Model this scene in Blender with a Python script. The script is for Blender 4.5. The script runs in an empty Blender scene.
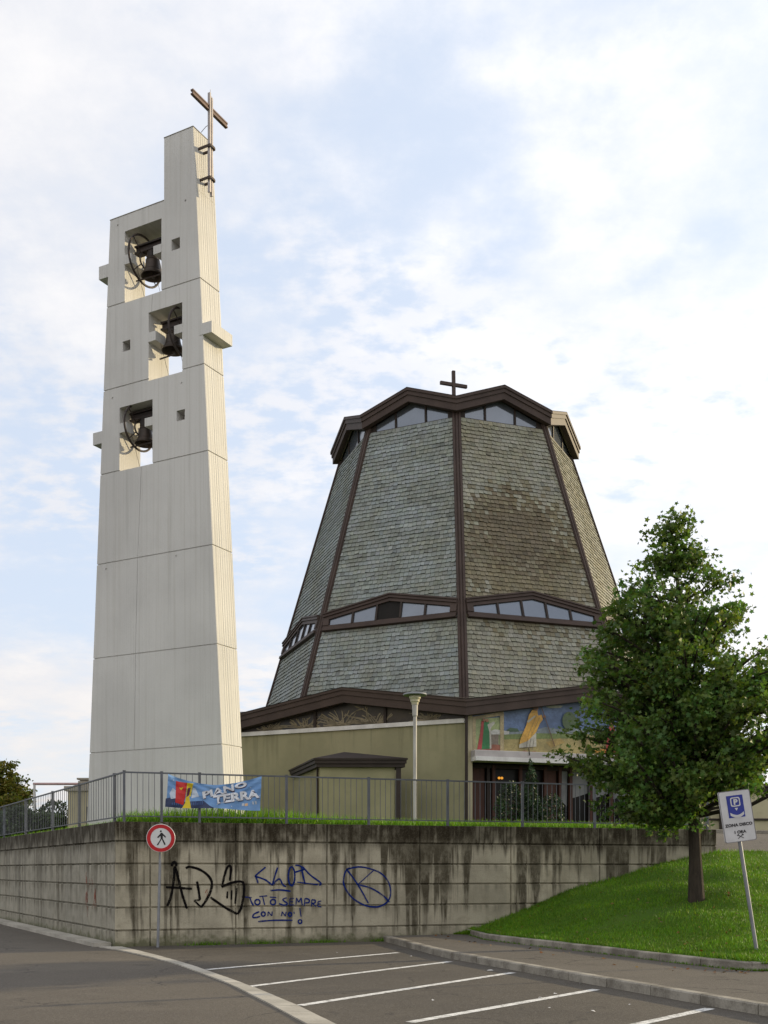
import bpy, math, random
import numpy as np
from mathutils import Vector, Matrix

random.seed(11)
rng = np.random.default_rng(11)
SC = bpy.context.scene
COL = SC.collection
R = math.radians
EYE = 1.6

# ------------------------------------------------------------------ mesh helpers
WARP = None
class MB:
    """collects polygons in world space; build() links them as ONE mesh object"""
    def __init__(self):
        self.v = []; self.f = []; self.m = []; self.c = []; self.uv = []
    def poly(self, pts, mi=0, col=None, uv=None):
        b = len(self.v)
        self.v.extend([tuple(p) for p in pts])
        self.f.append(tuple(range(b, b + len(pts))))
        self.m.append(mi); self.c.append(col); self.uv.append(uv)
    def hexa(self, q, mi=0, col=None):
        """q = 8 points: bottom ring 0-3, top ring 4-7"""
        b = len(self.v)
        self.v.extend([tuple(p) for p in q])
        for f in ((3, 2, 1, 0), (4, 5, 6, 7), (0, 1, 5, 4), (1, 2, 6, 5), (2, 3, 7, 6), (3, 0, 4, 7)):
            self.f.append(tuple(b + i for i in f)); self.m.append(mi); self.c.append(col); self.uv.append(None)
    def box(self, o, ax, ay, az, mi=0):
        o, ax, ay, az = Vector(o), Vector(ax), Vector(ay), Vector(az)
        self.hexa([o, o + ax, o + ax + ay, o + ay, o + az, o + ax + az, o + ax + ay + az, o + ay + az], mi)
    def abox(self, x0, x1, y0, y1, z0, z1, mi=0):
        self.box((x0, y0, z0), (x1 - x0, 0, 0), (0, y1 - y0, 0), (0, 0, z1 - z0), mi)
    def prism(self, pts, d, mi=0):
        """closed outline pts extruded by vector d"""
        d = Vector(d); pts = [Vector(p) for p in pts]; n = len(pts)
        b = len(self.v)
        self.v.extend([tuple(p) for p in pts] + [tuple(p + d) for p in pts])
        fs = [tuple(b + i for i in range(n - 1, -1, -1)), tuple(b + n + i for i in range(n))]
        for i in range(n):
            j = (i + 1) % n
            fs.append((b + i, b + j, b + n + j, b + n + i))
        for f in fs:
            self.f.append(f); self.m.append(mi); self.c.append(None); self.uv.append(None)
    def tube(self, pts, rad, seg=8, mi=0, cap=True, col=None):
        pts = [Vector(p) for p in pts]; n = len(pts)
        if not hasattr(rad, '__len__'): rad = [rad] * n
        b = len(self.v); prev = None
        for i, p in enumerate(pts):
            t = (pts[min(i + 1, n - 1)] - pts[max(i - 1, 0)])
            t = t.normalized() if t.length > 1e-9 else Vector((0, 0, 1))
            if prev is None:
                a = Vector((0, 0, 1)) if abs(t.z) < .9 else Vector((1, 0, 0))
                u = t.cross(a).normalized()
            else:
                u = (prev - t * prev.dot(t)).normalized()
            prev = u; w = t.cross(u)
            for k in range(seg):
                an = 2 * math.pi * k / seg
                self.v.append(tuple(p + (u * math.cos(an) + w * math.sin(an)) * rad[i]))
        for i in range(n - 1):
            for k in range(seg):
                k2 = (k + 1) % seg
                self.f.append((b + i * seg + k, b + i * seg + k2, b + (i + 1) * seg + k2, b + (i + 1) * seg + k))
                self.m.append(mi); self.c.append(col); self.uv.append(None)
        if cap:
            self.f.append(tuple(b + k for k in range(seg - 1, -1, -1))); self.m.append(mi); self.c.append(col); self.uv.append(None)
            self.f.append(tuple(b + (n - 1) * seg + k for k in range(seg))); self.m.append(mi); self.c.append(col); self.uv.append(None)
    def lathe(self, c, prof, seg=20, mi=0, X=(1, 0, 0), Y=(0, 1, 0), Z=(0, 0, 1)):
        c, X, Y, Z = Vector(c), Vector(X), Vector(Y), Vector(Z)
        b = len(self.v); n = len(prof)
        for r, z in prof:
            for k in range(seg):
                a = 2 * math.pi * k / seg
                self.v.append(tuple(c + X * (r * math.cos(a)) + Y * (r * math.sin(a)) + Z * z))
        for i in range(n - 1):
            for k in range(seg):
                k2 = (k + 1) % seg
                self.f.append((b + i * seg + k, b + i * seg + k2, b + (i + 1) * seg + k2, b + (i + 1) * seg + k))
                self.m.append(mi); self.c.append(None); self.uv.append(None)
    def build(self, name, mats, parent=None, smooth=False, uvf=None, off=None):
        me = bpy.data.meshes.new(name)
        o0 = Vector((0, 0, 0))
        p = parent
        while p is not None:
            o0 += p.location; p = p.parent
        if off is not None: o0 = o0 + Vector(off)
        vv = np.array(self.v, dtype=float).reshape(-1, 3)
        if WARP is not None: vv = WARP(vv)
        vv = vv - np.array(o0)
        me.from_pydata(vv.tolist(), [], self.f)
        if not isinstance(mats, (list, tuple)): mats = [mats]
        for m in mats: me.materials.append(m)
        if len(mats) > 1: me.polygons.foreach_set('material_index', self.m)
        if any(c is not None for c in self.c):
            ca = me.color_attributes.new('Col', 'FLOAT_COLOR', 'CORNER')
            arr = np.ones((len(me.loops), 4), dtype=np.float32)
            ls = np.array([len(f) for f in self.f])
            cc = np.array([(1, 1, 1) if c is None else c for c in self.c], dtype=np.float32)
            arr[:, :3] = np.repeat(cc, ls, axis=0)
            ca.data.foreach_set('color', arr.ravel())
        if uvf is not None:
            ul = me.uv_layers.new(name='UVMap')
            for pl in me.polygons:
                for li in pl.loop_indices:
                    ul.data[li].uv = uvf(Vector(self.v[me.loops[li].vertex_index]), pl.normal)
        if smooth: me.polygons.foreach_set('use_smooth', [True] * len(me.polygons))
        me.update()
        o = bpy.data.objects.new(name, me); COL.objects.link(o)
        if parent is not None: o.parent = parent
        if off is not None: o.location = off
        return o

def tag(o, label=None, cat=None, group=None, kind=None):
    if label: o['label'] = label
    if cat: o['category'] = cat
    if group: o['group'] = group
    if kind: o['kind'] = kind
    return o
def thing(name, loc, label, cat, group=None):
    o = bpy.data.objects.new(name, None); COL.objects.link(o); o.location = loc
    return tag(o, label, cat, group)
def struct(name, mb, m, uvf=None, kind='structure'):
    return tag(mb.build(name, m, None, uvf=uvf), kind=kind)

# ------------------------------------------------------------------ material helpers
class NT:
    def __init__(self, name):
        self.mat = bpy.data.materials.new(name); self.mat.use_nodes = True
        self.t = self.mat.node_tree; self.t.nodes.clear()
        self.out = self.n('ShaderNodeOutputMaterial')
    def n(self, ty, ins=None, **kw):
        nd = self.t.nodes.new(ty)
        for k, v in kw.items(): setattr(nd, k, v)
        for k, v in (ins or {}).items(): self.set(nd, k, v)
        return nd
    def set(self, nd, k, v):
        s = nd.inputs[k]
        if isinstance(v, bpy.types.NodeSocket): self.t.links.new(v, s)
        elif isinstance(v, bpy.types.Node): self.t.links.new(v.outputs[0], s)
        else:
            if hasattr(s.default_value, '__len__') and hasattr(v, '__len__') and len(s.default_value) == 4 and len(v) == 3: v = (*v, 1)
            s.default_value = v
    def math(self, op, a, b=0.0, c=0.0, clamp=False):
        return self.n('ShaderNodeMath', {0: a, 1: b, 2: c}, operation=op, use_clamp=clamp).outputs[0]
    def ramp(self, fac, lo, hi):
        nd = self.n('ShaderNodeMapRange', {'Value': fac, 'From Min': lo, 'From Max': hi}, interpolation_type='SMOOTHSTEP')
        return nd.outputs[0]
    def mix(self, fac, a, b, blend='MIX'):
        nd = self.n('ShaderNodeMix', data_type='RGBA', blend_type=blend)
        self.set(nd, 0, fac); self.set(nd, 6, a); self.set(nd, 7, b)
        return nd.outputs[2]
    def noise(self, vec, scale, detail=4.0, rough=.55, dim='3D'):
        return self.n('ShaderNodeTexNoise', {'Vector': vec, 'Scale': scale, 'Detail': detail, 'Roughness': rough}).outputs[0]
    def mapv(self, vec, sc=(1, 1, 1), loc=(0, 0, 0)):
        return self.n('ShaderNodeMapping', {'Vector': vec, 'Scale': sc, 'Location': loc}).outputs[0]
    def pos(self): return self.n('ShaderNodeNewGeometry').outputs['Position']
    def uv(self): return self.n('ShaderNodeUVMap').outputs[0]
    def bump(self, h, strength=.4, dist=.02):
        return self.n('ShaderNodeBump', {'Height': h, 'Strength': strength, 'Distance': dist}).outputs[0]
    def finish(self, col, rough=.8, normal=None, metal=0.0, spec=.3, **kw):
        b = self.n('ShaderNodeBsdfPrincipled', {'Base Color': col, 'Roughness': rough, 'Metallic': metal, 'Specular IOR Level': spec})
        for k, v in kw.items(): self.set(b, k, v)
        if normal is not None: self.set(b, 'Normal', normal)
        self.t.links.new(b.outputs[0], self.out.inputs[0])
        return self.mat

def generic(name, c1, c2=None, scale=3.0, rough=.75, bump=.15, dist=.01, metal=0.0, spec=.3, st=(1, 1, 1), fine=40.0):
    t = NT(name); c2 = c2 or tuple(x * .8 for x in c1)
    p = t.mapv(t.pos(), st)
    n1 = t.noise(p, scale); n2 = t.noise(p, fine, 2.0)
    f = t.ramp(t.math('ADD', t.math('MULTIPLY', n1, .75), t.math('MULTIPLY', n2, .25)), .35, .65)
    return t.finish(t.mix(f, c1, c2), rough, t.bump(n2, bump, dist), metal, spec)

# ------------------------------------------------------------------ materials
def m_tower(name, flute):
    t = NT(name); uv = t.uv(); p = t.pos()
    big = t.noise(p, .35, 4.0); fine = t.noise(p, 26, 3.0)
    vert = t.noise(t.mapv(uv, (9, .12, 1)), 1.0, 3.0, .6)
    streak = t.noise(t.mapv(uv, (3.2, .10, 1), (3, 2, 0)), 1.0, 4.0, .6)
    c = t.mix(t.ramp(big, .35, .7), (.53, .515, .49), (.47, .456, .435))
    c = t.mix(t.math('MULTIPLY', t.ramp(vert, .45, .75), .30), c, (.34, .315, .27))
    c = t.mix(t.math('MULTIPLY', t.ramp(streak, .56, .78), .30), c, (.25, .24, .215))
    c = t.mix(t.math('MULTIPLY', t.ramp(fine, .5, .8), .18), c, (.30, .29, .26))
    x = t.n('ShaderNodeSeparateXYZ', {0: uv}).outputs[0]
    s = t.math('ABSOLUTE', t.math('SINE', t.math('MULTIPLY', x, math.pi / .105)))
    s = t.ramp(s, .0, .35)
    h = t.math('ADD', t.math('MULTIPLY', s, flute), t.math('ADD', t.math('MULTIPLY', vert, .3), t.math('MULTIPLY', fine, .3)))
    return t.finish(c, .85, t.bump(h, .55, .03), spec=.2)

def m_wall():
    t = NT('stained_concrete'); uv = t.uv(); p = t.pos()
    z = t.n('ShaderNodeSeparateXYZ', {0: uv}).outputs[1]
    down = t.math('SUBTRACT', 2.61, z)
    big = t.noise(t.mapv(uv, (1, 1, 1)), .8, 5.0, .6)
    blot = t.noise(t.mapv(uv, (1, 1, 1), (9, 4, 0)), 3.2, 6.0, .68)
    fine = t.noise(p, 38, 3.0, .6)
    pn = t.n('ShaderNodeTexWhiteNoise', {'W': t.math('FLOOR', t.math('MULTIPLY', t.n('ShaderNodeSeparateXYZ', {0: uv}).outputs[0], .45))}, noise_dimensions='1D').outputs[0]
    c = t.mix(t.ramp(big, .38, .66), (.435, .39, .29), (.275, .245, .178))
    c = t.mix(t.math('MULTIPLY', pn, .35), c, (.225, .21, .165))
    c = t.mix(t.math('MULTIPLY', t.ramp(blot, .5, .72), .55), c, (.21, .185, .13))
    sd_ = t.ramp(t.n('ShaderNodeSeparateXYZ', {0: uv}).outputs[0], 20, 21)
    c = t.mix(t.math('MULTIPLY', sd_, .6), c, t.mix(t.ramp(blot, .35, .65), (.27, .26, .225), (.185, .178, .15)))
    # drips that start at the coping and run down
    a = t.noise(t.mapv(uv, (.95, .05, 1), (2.4, 0, 0)), 1.0, 3.0, .55)
    b = t.noise(t.mapv(uv, (4.2, .22, 1), (7, 0, 0)), 1.0, 4.0, .62)
    d = t.noise(t.mapv(uv, (19, .6, 1), (1, 0, 0)), 1.0, 2.0, .5)
    s = t.math('ADD', t.math('ADD', t.math('MULTIPLY', a, .45), t.math('MULTIPLY', b, .47)), t.math('MULTIPLY', d, .08))
    side = t.ramp(t.n('ShaderNodeSeparateXYZ', {0: uv}).outputs[0], 20, 21)
    k1 = t.math('MULTIPLY', t.ramp(t.math('SUBTRACT', s, t.math('MULTIPLY', down, .030)), .452, .515), t.math('MULTIPLY_ADD', side, -.5, 1.0))
    gr = t.noise(t.mapv(uv, (5, 2.2, 1), (3, 3, 3)), 1.0, 6.0, .72)
    k1 = t.math('MULTIPLY', k1, t.math('MULTIPLY_ADD', t.ramp(gr, .30, .58), .55, .45))
    c = t.mix(t.math('MULTIPLY', k1, .90), c, (.034, .026, .014))
    # dirt under each joint, fading
    zz = t.math('FRACT', t.math('DIVIDE', t.math('SUBTRACT', 2.2, z), .466))
    jd = t.math('MULTIPLY', t.ramp(zz, .55, .0), t.ramp(b, .42, .62))
    c = t.mix(t.math('MULTIPLY', jd, .72), c, (.085, .074, .05))
    # black crust along the top
    top = t.ramp(t.math('ADD', down, t.math('MULTIPLY', t.math('SUBTRACT', b, .5), 1.5)), .56, .22)
    c = t.mix(t.math('MULTIPLY', t.math('MULTIPLY', top, .94), t.math('MULTIPLY_ADD', t.ramp(t.math('ADD', t.math('MULTIPLY', gr, .6), t.math('MULTIPLY', d, .4)), .36, .56), .42, .58)), c, (.022, .016, .008))
    # moss at the foot
    ft = t.ramp(t.math('ADD', z, t.math('MULTIPLY', t.math('SUBTRACT', blot, .5), .7)), .26, .02)
    c = t.mix(t.math('MULTIPLY', ft, .8), c, (.055, .06, .022))
    c = t.mix(t.math('MULTIPLY', t.ramp(fine, .45, .8), .35), c, (.16, .145, .11))
    h = t.math('ADD', t.math('MULTIPLY', blot, .6), fine)
    return t.finish(c, .9, t.bump(h, .5, .012), spec=.15)

def m_slate(name, tint):
    t = NT(name); p = t.pos()
    at = t.n('ShaderNodeVertexColor', layer_name='Col').outputs[0]
    n1 = t.noise(p, .55, 4.0); n2 = t.noise(p, 22, 3.0)
    c = t.mix(t.ramp(n1, .35, .68), tint, tuple(x * y for x, y in zip(tint, (.84, .80, .70))))
    c = t.mix(1.0, c, at, 'MULTIPLY')
    c = t.mix(t.math('MULTIPLY', t.ramp(n2, .5, .75), .3), c, tuple(x * .5 for x in tint))
    return t.finish(c, .72, t.bump(n2, .3, .01), spec=.3)

def m_asphalt(name, c1, c2, patch):
    t = NT(name); p = t.pos()
    big = t.noise(p, .23, 5.0, .6); mid = t.noise(p, 1.7, 5.0, .65); fine = t.noise(p, 85, 2.0, .7)
    v = t.n('ShaderNodeTexVoronoi', {'Vector': p, 'Scale': 120.0}).outputs['Color']
    c = t.mix(t.ramp(big, .35, .65), c1, c2)
    c = t.mix(t.math('MULTIPLY', t.ramp(mid, .50, .70), patch), c, tuple(x * .62 for x in c1))
    g = t.n('ShaderNodeSeparateColor', {0: v}).outputs[0]
    wv = t.n('ShaderNodeVectorMath', {0: p, 1: t.n('ShaderNodeTexNoise', {'Vector': p, 'Scale': 1.3, 'Detail': 4.0}).outputs['Color']}, operation='ADD').outputs[0]
    cr = t.n('ShaderNodeTexVoronoi', {'Vector': wv, 'Scale': .33}, feature='DISTANCE_TO_EDGE').outputs[0]
    crk = t.math('MULTIPLY', t.ramp(cr, .010, .002), t.ramp(t.noise(p, .5, 2.0), .45, .55))
    c = t.mix(t.math('MULTIPLY', crk, .75), c, (.018, .015, .013))
    ob = t.n('ShaderNodeTexVoronoi', {'Vector': wv, 'Scale': .75}).outputs['Distance']
    c = t.mix(t.math('MULTIPLY', t.ramp(t.math('ADD', ob, t.math('MULTIPLY', mid, .25)), .34, .18), .45), c, (.026, .022, .019))
    lt = t.noise(p, .9, 6.0, .7)
    c = t.mix(t.math('MULTIPLY', t.ramp(lt, .54, .68), .35), c, tuple(x * 1.45 for x in c1))
    c = t.mix(t.math('MULTIPLY', t.ramp(g, .70, .98), .5), c, (.20, .185, .165))
    c = t.mix(t.math('MULTIPLY', t.ramp(fine, .48, .72), .45), c, tuple(x * .5 for x in c1))
    sp = t.noise(p, 24, 3.0, .7)
    c = t.mix(t.math('MULTIPLY', t.ramp(sp, .50, .68), .42), c, tuple(x * .52 for x in c1)); c = t.mix(t.math('MULTIPLY', t.ramp(sp, .46, .30), .35), c, tuple(x * 1.6 for x in c1))
    h = t.math('ADD', fine, t.math('MULTIPLY', mid, .6))
    return t.finish(c, .88, t.bump(h, .55, .008), spec=.25)

def m_worn_paint():
    t = NT('worn_white_paint'); p = t.pos()
    n = t.noise(p, 7, 6.0, .7); n2 = t.noise(p, 60, 2.0)
    f = t.ramp(t.math('ADD', t.math('MULTIPLY', n, .6), t.math('MULTIPLY', n2, .4)), .46, .60)
    return t.finish(t.mix(t.math('MULTIPLY', f, .85), (.62, .61, .58), (.20, .19, .175)), .8, t.bump(n2, .3, .004))

def m_leaf(name, c, trans=.35):
    t = NT(name)
    at = t.n('ShaderNodeVertexColor', layer_name='Col').outputs[0]
    col = t.mix(1.0, c, at, 'MULTIPLY')
    b = t.n('ShaderNodeBsdfPrincipled', {'Base Color': col, 'Roughness': .55, 'Specular IOR Level': .3})
    tr = t.n('ShaderNodeBsdfTranslucent', {'Color': t.mix(1.0, col, (1.25, 1.3, .6), 'MULTIPLY')})
    mx = t.n('ShaderNodeMixShader', {0: trans, 1: b.outputs[0], 2: tr.outputs[0]})
    t.t.links.new(mx.outputs[0], t.out.inputs[0])
    return t.mat

def m_glass(name, c, metal=.0, rough=.06):
    t = NT(name); p = t.pos(); n = t.noise(p, .9, 2.0)
    return t.finish(t.mix(n, c, tuple(x * .7 for x in c)), rough, t.bump(n, .05, .01), metal, spec=.9)

def m_soil_grass(name, c1, c2, c3):
    t = NT(name); p = t.pos()
    n1 = t.noise(p, .7, 5.0, .6); n2 = t.noise(p, 9, 5.0, .7)
    c = t.mix(t.ramp(n1, .35, .68), c1, c2)
    c = t.mix(t.math('MULTIPLY', t.ramp(n2, .5, .72), .6), c, c3)
    return t.finish(c, .95, t.bump(n2, .8, .05), spec=.1)

TOW = m_tower('board_marked_concrete', .25)
TOWS = m_tower('fluted_concrete', 1.0)
WALL = m_wall()
SLATE = m_slate('weathered_slate', (.220, .243, .232))
SLATE2 = m_slate('mossy_sunlit_slate', (.236, .232, .184))  # warmer tint of the right faces: moss, with some sunlight put into the colour
BROWN = generic('brown_sheet_metal', (.060, .041, .034), (.044, .030, .025), 1.2, .6, .08, .004, 0.0, .2)
BROWN2 = generic('dark_brown_metal', (.036, .026, .022), (.026, .019, .016), 1.5, .6, .08, .004, 0.0, .2)
SOFFIT = generic('soffit_boards', (.24, .21, .14), (.17, .15, .10), 2.0)
def m_render(name, c1, c2):
    t = NT(name); p = t.pos(); z = t.n('ShaderNodeSeparateXYZ', {0: p}).outputs[2]
    n1 = t.noise(p, .55, 5.0, .6); n2 = t.noise(p, 60, 2.0)
    st = t.noise(t.mapv(p, (2.6, 2.6, .16)), 1.0, 4.0, .6)
    c = t.mix(t.ramp(n1, .35, .65), c1, c2)
    hi = t.ramp(z, 5.2, 7.8)
    c = t.mix(t.math('MULTIPLY', t.math('MULTIPLY', t.ramp(st, .50, .66), hi), .45), c, tuple(x * .5 for x in c1))
    lo = t.ramp(t.math('ADD', z, t.math('MULTIPLY', st, .9)), 4.0, 2.9)
    c = t.mix(t.math('MULTIPLY', lo, .45), c, tuple(x * .45 for x in c1))
    c = t.mix(t.math('MULTIPLY', t.ramp(t.noise(p, 2.4, 5.0, .7), .56, .72), .25), c, tuple(x * .6 for x in c1))
    return t.finish(c, .92, t.bump(n2, .3, .01), spec=.15)
OLIVE = m_render('olive_render', (.275, .255, .155), (.23, .215, .13))
CREAM = m_render('cream_render', (.42, .37, .25), (.34, .30, .20))
WHITE = generic('white_metal', (.62, .60, .58), (.48, .46, .44), 1.6, .5, .05, st=(1, 1, .3))
PLASTW = generic('white_sign_face', (.56, .56, .55), (.50, .50, .49), 4, .4, .02, spec=.4)
GLASS = m_glass('window_glass', (.17, .19, .225), .55, .10)
GLASSD = generic('dark_glass', (.012, .010, .009), (.008, .007, .007), 1, .35, .02, spec=.15)
GLASSP = generic('curtained_glass', (.22, .22, .22), (.16, .165, .17), 2, .4, .02, spec=.2)
WOOD = generic('red_brown_wood', (.075, .028, .018), (.05, .02, .013), 2.5, .6, .1, st=(6, 6, .5))
STEEL = generic('galvanised_steel', (.22, .225, .24), (.17, .175, .185), 4, .5, .06, metal=.3)
RAIL = generic('railing_paint', (.115, .12, .135), (.085, .088, .095), 3, .55, .08, metal=.2)
BRONZE = generic('dark_bronze', (.060, .045, .036), (.04, .032, .027), 3, .5, .1, metal=.5)
IRON = generic('dark_iron', (.03, .025, .023), (.045, .03, .025), 5, .6, .1, metal=.2)
CROSS = generic('cross_steel', (.34, .31, .30), (.27, .24, .235), 2.5, .5, .06, metal=.3)
CROSSB = generic('cross_rusty_brown', (.13, .075, .06), (.09, .055, .045), 3, .6, .1)
ASPH = m_asphalt('road_asphalt', (.100, .085, .066), (.078, .065, .051), .25)
ASPHP = m_asphalt('parking_asphalt', (.078, .066, .051), (.054, .046, .037), .5)
PAVE = m_asphalt('pavement_asphalt', (.100, .086, .069), (.078, .067, .055), .35)
CONC = generic('kerb_concrete', (.29, .265, .22), (.13, .115, .092), 2.6, .9, .4, .01)
CONCG = generic('gutter_concrete', (.40, .37, .315), (.27, .25, .21), 1.2, .9, .4, .01)
PAINT = m_worn_paint()
GRASSB = m_soil_grass('lawn_soil', (.055, .115, .008), (.07, .12, .012), (.055, .065, .016))
GRASS = m_leaf('grass_blades', (.096, .198, .009), .3)
LEAF = m_leaf('tree_leaves', (.072, .132, .028), .38)
LEAFY = m_leaf('yellowing_leaves', (.14, .145, .022), .35)
LEAFH = m_leaf('hedge_leaves', (.048, .075, .022), .2)
LEAFC = m_leaf('conifer_needles', (.022, .045, .016), .1)
BARK = generic('bark', (.055, .042, .030), (.032, .025, .018), 5, .95, .9, .03, st=(3, 3, .6))
EARTH = m_soil_grass('bare_ground', (.06, .08, .025), (.09, .08, .045), (.05, .05, .03))
def m_spray(name, c, lo, hi):
    t = NT(name); p = t.pos()
    f = t.ramp(t.math('ADD', t.math('MULTIPLY', t.noise(p, 4.5, 4.0, .6), .55), t.math('MULTIPLY', t.noise(p, 45, 3.0, .7), .45)), lo, hi)
    b = t.n('ShaderNodeBsdfPrincipled', {'Base Color': c, 'Roughness': .85, 'Specular IOR Level': .05})
    mx = t.n('ShaderNodeMixShader', {0: f, 1: b.outputs[0], 2: t.n('ShaderNodeBsdfTransparent').outputs[0]})
    t.t.links.new(mx.outputs[0], t.out.inputs[0]); return t.mat
BLACKP = m_spray('black_spray_paint', (.006, .005, .005), .50, .72)
BLUEP = m_spray('blue_spray_paint', (.008, .022, .13), .48, .74)
REDP = m_spray('faded_red_paint', (.24, .05, .025), .42, .58)
def flat(name, c, rough=.5): return generic(name, c, tuple(x * .86 for x in c), 6, rough, .03, .003)

# strokes measured along the wall (metres from its corner, height) and mosaic outlines
ADS = [[(1.074, 0.84), (1.155, 1.062), (1.204, 1.358), (1.228, 1.68)], [(1.24, 1.68), (1.326, 1.333), (1.4, 1.035), (1.486, 0.781)], [(1.045, 1.24), (1.314, 1.222), (1.59, 1.203)], [(1.167, 1.68), (1.179, 1.742), (1.228, 1.767), (1.265, 1.73), (1.253, 1.68)], [(1.462, 1.631), (1.536, 1.668), (1.734, 1.618), (1.908, 1.506), (2.008, 1.356), (1.996, 1.181), (1.908, 0.981), (1.789, 0.808)], [(1.789, 0.808), (1.635, 0.954)], [(1.635, 0.954), (1.759, 0.963)], [(1.697, 1.357), (1.734, 1.157), (1.759, 0.963)], [(2.398, 1.367), (2.424, 1.644), (2.36, 1.676), (2.297, 1.531), (2.229, 1.235)], [(2.229, 1.235), (2.411, 1.317), (2.614, 1.354), (2.703, 1.29), (2.695, 1.025), (2.639, 0.774), (2.563, 0.653)], [(2.563, 0.653), (2.31, 0.79), (1.983, 1.018)], [(2.348, 1.141), (2.34, 0.99)], [(2.441, 1.166), (2.431, 0.964)], [(2.55, 1.215), (2.512, 0.876)]]
RED = [[(1.871, 1.107), (1.921, 1.194), (1.908, 1.031)]]
NAME = [[(3.18, 1.663), (3.057, 1.564), (2.943, 1.465)], [(2.943, 1.465), (3.157, 1.394), (3.315, 1.281)], [(2.943, 1.465), (2.971, 1.437), (3.014, 1.31)], [(3.445, 1.657), (3.373, 1.436), (3.321, 1.261)], [(3.321, 1.261), (3.474, 1.408), (3.56, 1.28), (3.633, 1.237)], [(3.828, 1.464), (3.821, 1.375), (3.8, 1.304), (3.771, 1.264), (3.739, 1.264), (3.71, 1.304), (3.689, 1.375), (3.682, 1.464), (3.689, 1.553), (3.71, 1.624), (3.739, 1.664), (3.771, 1.664), (3.8, 1.624), (3.821, 1.553), (3.828, 1.464)], [(3.837, 1.706), (3.968, 1.677), (3.997, 1.549), (4.056, 1.292)], [(3.822, 1.549), (3.968, 1.592), (4.056, 1.62)], [(3.997, 1.677), (4.174, 1.492), (4.41, 1.319), (4.38, 1.262)], [(3.88, 1.336), (4.351, 1.277)], [(3.286, 1.154), (3.502, 1.167), (3.735, 1.137)]]
TOTO = [[(2.729, 1.017), (2.871, 1.007)], [(2.829, 1.016), (2.871, 0.903), (2.914, 0.832)], [(3.057, 0.907), (3.046, 0.874), (3.017, 0.854), (2.982, 0.854), (2.953, 0.875), (2.943, 0.908), (2.953, 0.941), (2.982, 0.961), (3.017, 0.961), (3.046, 0.94), (3.057, 0.907)], [(3.042, 1.028), (3.214, 1.041)], [(3.114, 1.028), (3.157, 0.844)], [(3.401, 0.904), (3.39, 0.871), (3.362, 0.851), (3.326, 0.851), (3.297, 0.872), (3.286, 0.905), (3.297, 0.938), (3.326, 0.958), (3.362, 0.958), (3.39, 0.937), (3.401, 0.904)], [(3.272, 1.013), (3.416, 1.003)], [(3.647, 0.995), (3.56, 0.954), (3.662, 0.868), (3.589, 0.834), (3.474, 0.869)], [(3.807, 0.98), (3.72, 0.975)], [(3.72, 0.975), (3.705, 0.839)], [(3.705, 0.839), (3.816, 0.838)], [(3.711, 0.91), (3.787, 0.909)], [(3.851, 0.832), (3.866, 0.994)], [(3.866, 0.994), (3.915, 0.894)], [(3.915, 0.894), (3.968, 0.993)], [(3.968, 0.993), (3.997, 0.822)], [(4.041, 0.807), (4.056, 0.978)], [(4.056, 0.978), (4.144, 0.954), (4.144, 0.892), (4.062, 0.878)], [(4.203, 0.799), (4.209, 0.948)], [(4.209, 0.948), (4.286, 0.933), (4.277, 0.876), (4.218, 0.868)], [(4.218, 0.868), (4.306, 0.798)], [(4.425, 0.918), (4.351, 0.904)], [(4.351, 0.904), (4.345, 0.798)], [(4.345, 0.798), (4.425, 0.789)], [(4.351, 0.855), (4.41, 0.855)], [(3.042, 0.699), (2.928, 0.649), (2.9, 0.579), (2.985, 0.578), (3.057, 0.597)], [(3.171, 0.646), (3.163, 0.62), (3.142, 0.604), (3.115, 0.604), (3.094, 0.621), (3.085, 0.647), (3.094, 0.674), (3.115, 0.69), (3.142, 0.69), (3.163, 0.673), (3.171, 0.646)], [(3.229, 0.603), (3.237, 0.696)], [(3.237, 0.696), (3.315, 0.602)], [(3.315, 0.602), (3.324, 0.701)], [(3.531, 0.599), (3.546, 0.693)], [(3.546, 0.693), (3.618, 0.593)], [(3.618, 0.593), (3.633, 0.692)], [(3.761, 0.631), (3.753, 0.607), (3.733, 0.593), (3.707, 0.593), (3.687, 0.608), (3.679, 0.632), (3.687, 0.655), (3.707, 0.669), (3.733, 0.669), (3.753, 0.654), (3.761, 0.631)], [(3.807, 0.69), (3.816, 0.644)], [(3.939, 0.765), (3.968, 0.579)], [(3.986, 0.471), (3.978, 0.447), (3.957, 0.433), (3.932, 0.434), (3.912, 0.448), (3.904, 0.472), (3.912, 0.495), (3.932, 0.51), (3.957, 0.509), (3.978, 0.494), (3.986, 0.471)], [(3.014, 0.485), (3.358, 0.508), (3.778, 0.502)]]
CIRC = [[(4.994, 1.616), (5.347, 1.668), (5.786, 1.537), (6.008, 1.273), (6.008, 0.957), (5.786, 0.786), (5.457, 0.805), (5.129, 0.99), (4.94, 1.278), (4.967, 1.538), (5.075, 1.652)], [(5.005, 1.616), (5.265, 1.276), (5.511, 0.857)], [(5.632, 1.59), (5.265, 1.276)], [(5.265, 1.276), (5.566, 1.197), (5.842, 1.037), (6.008, 0.878)]]
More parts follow.
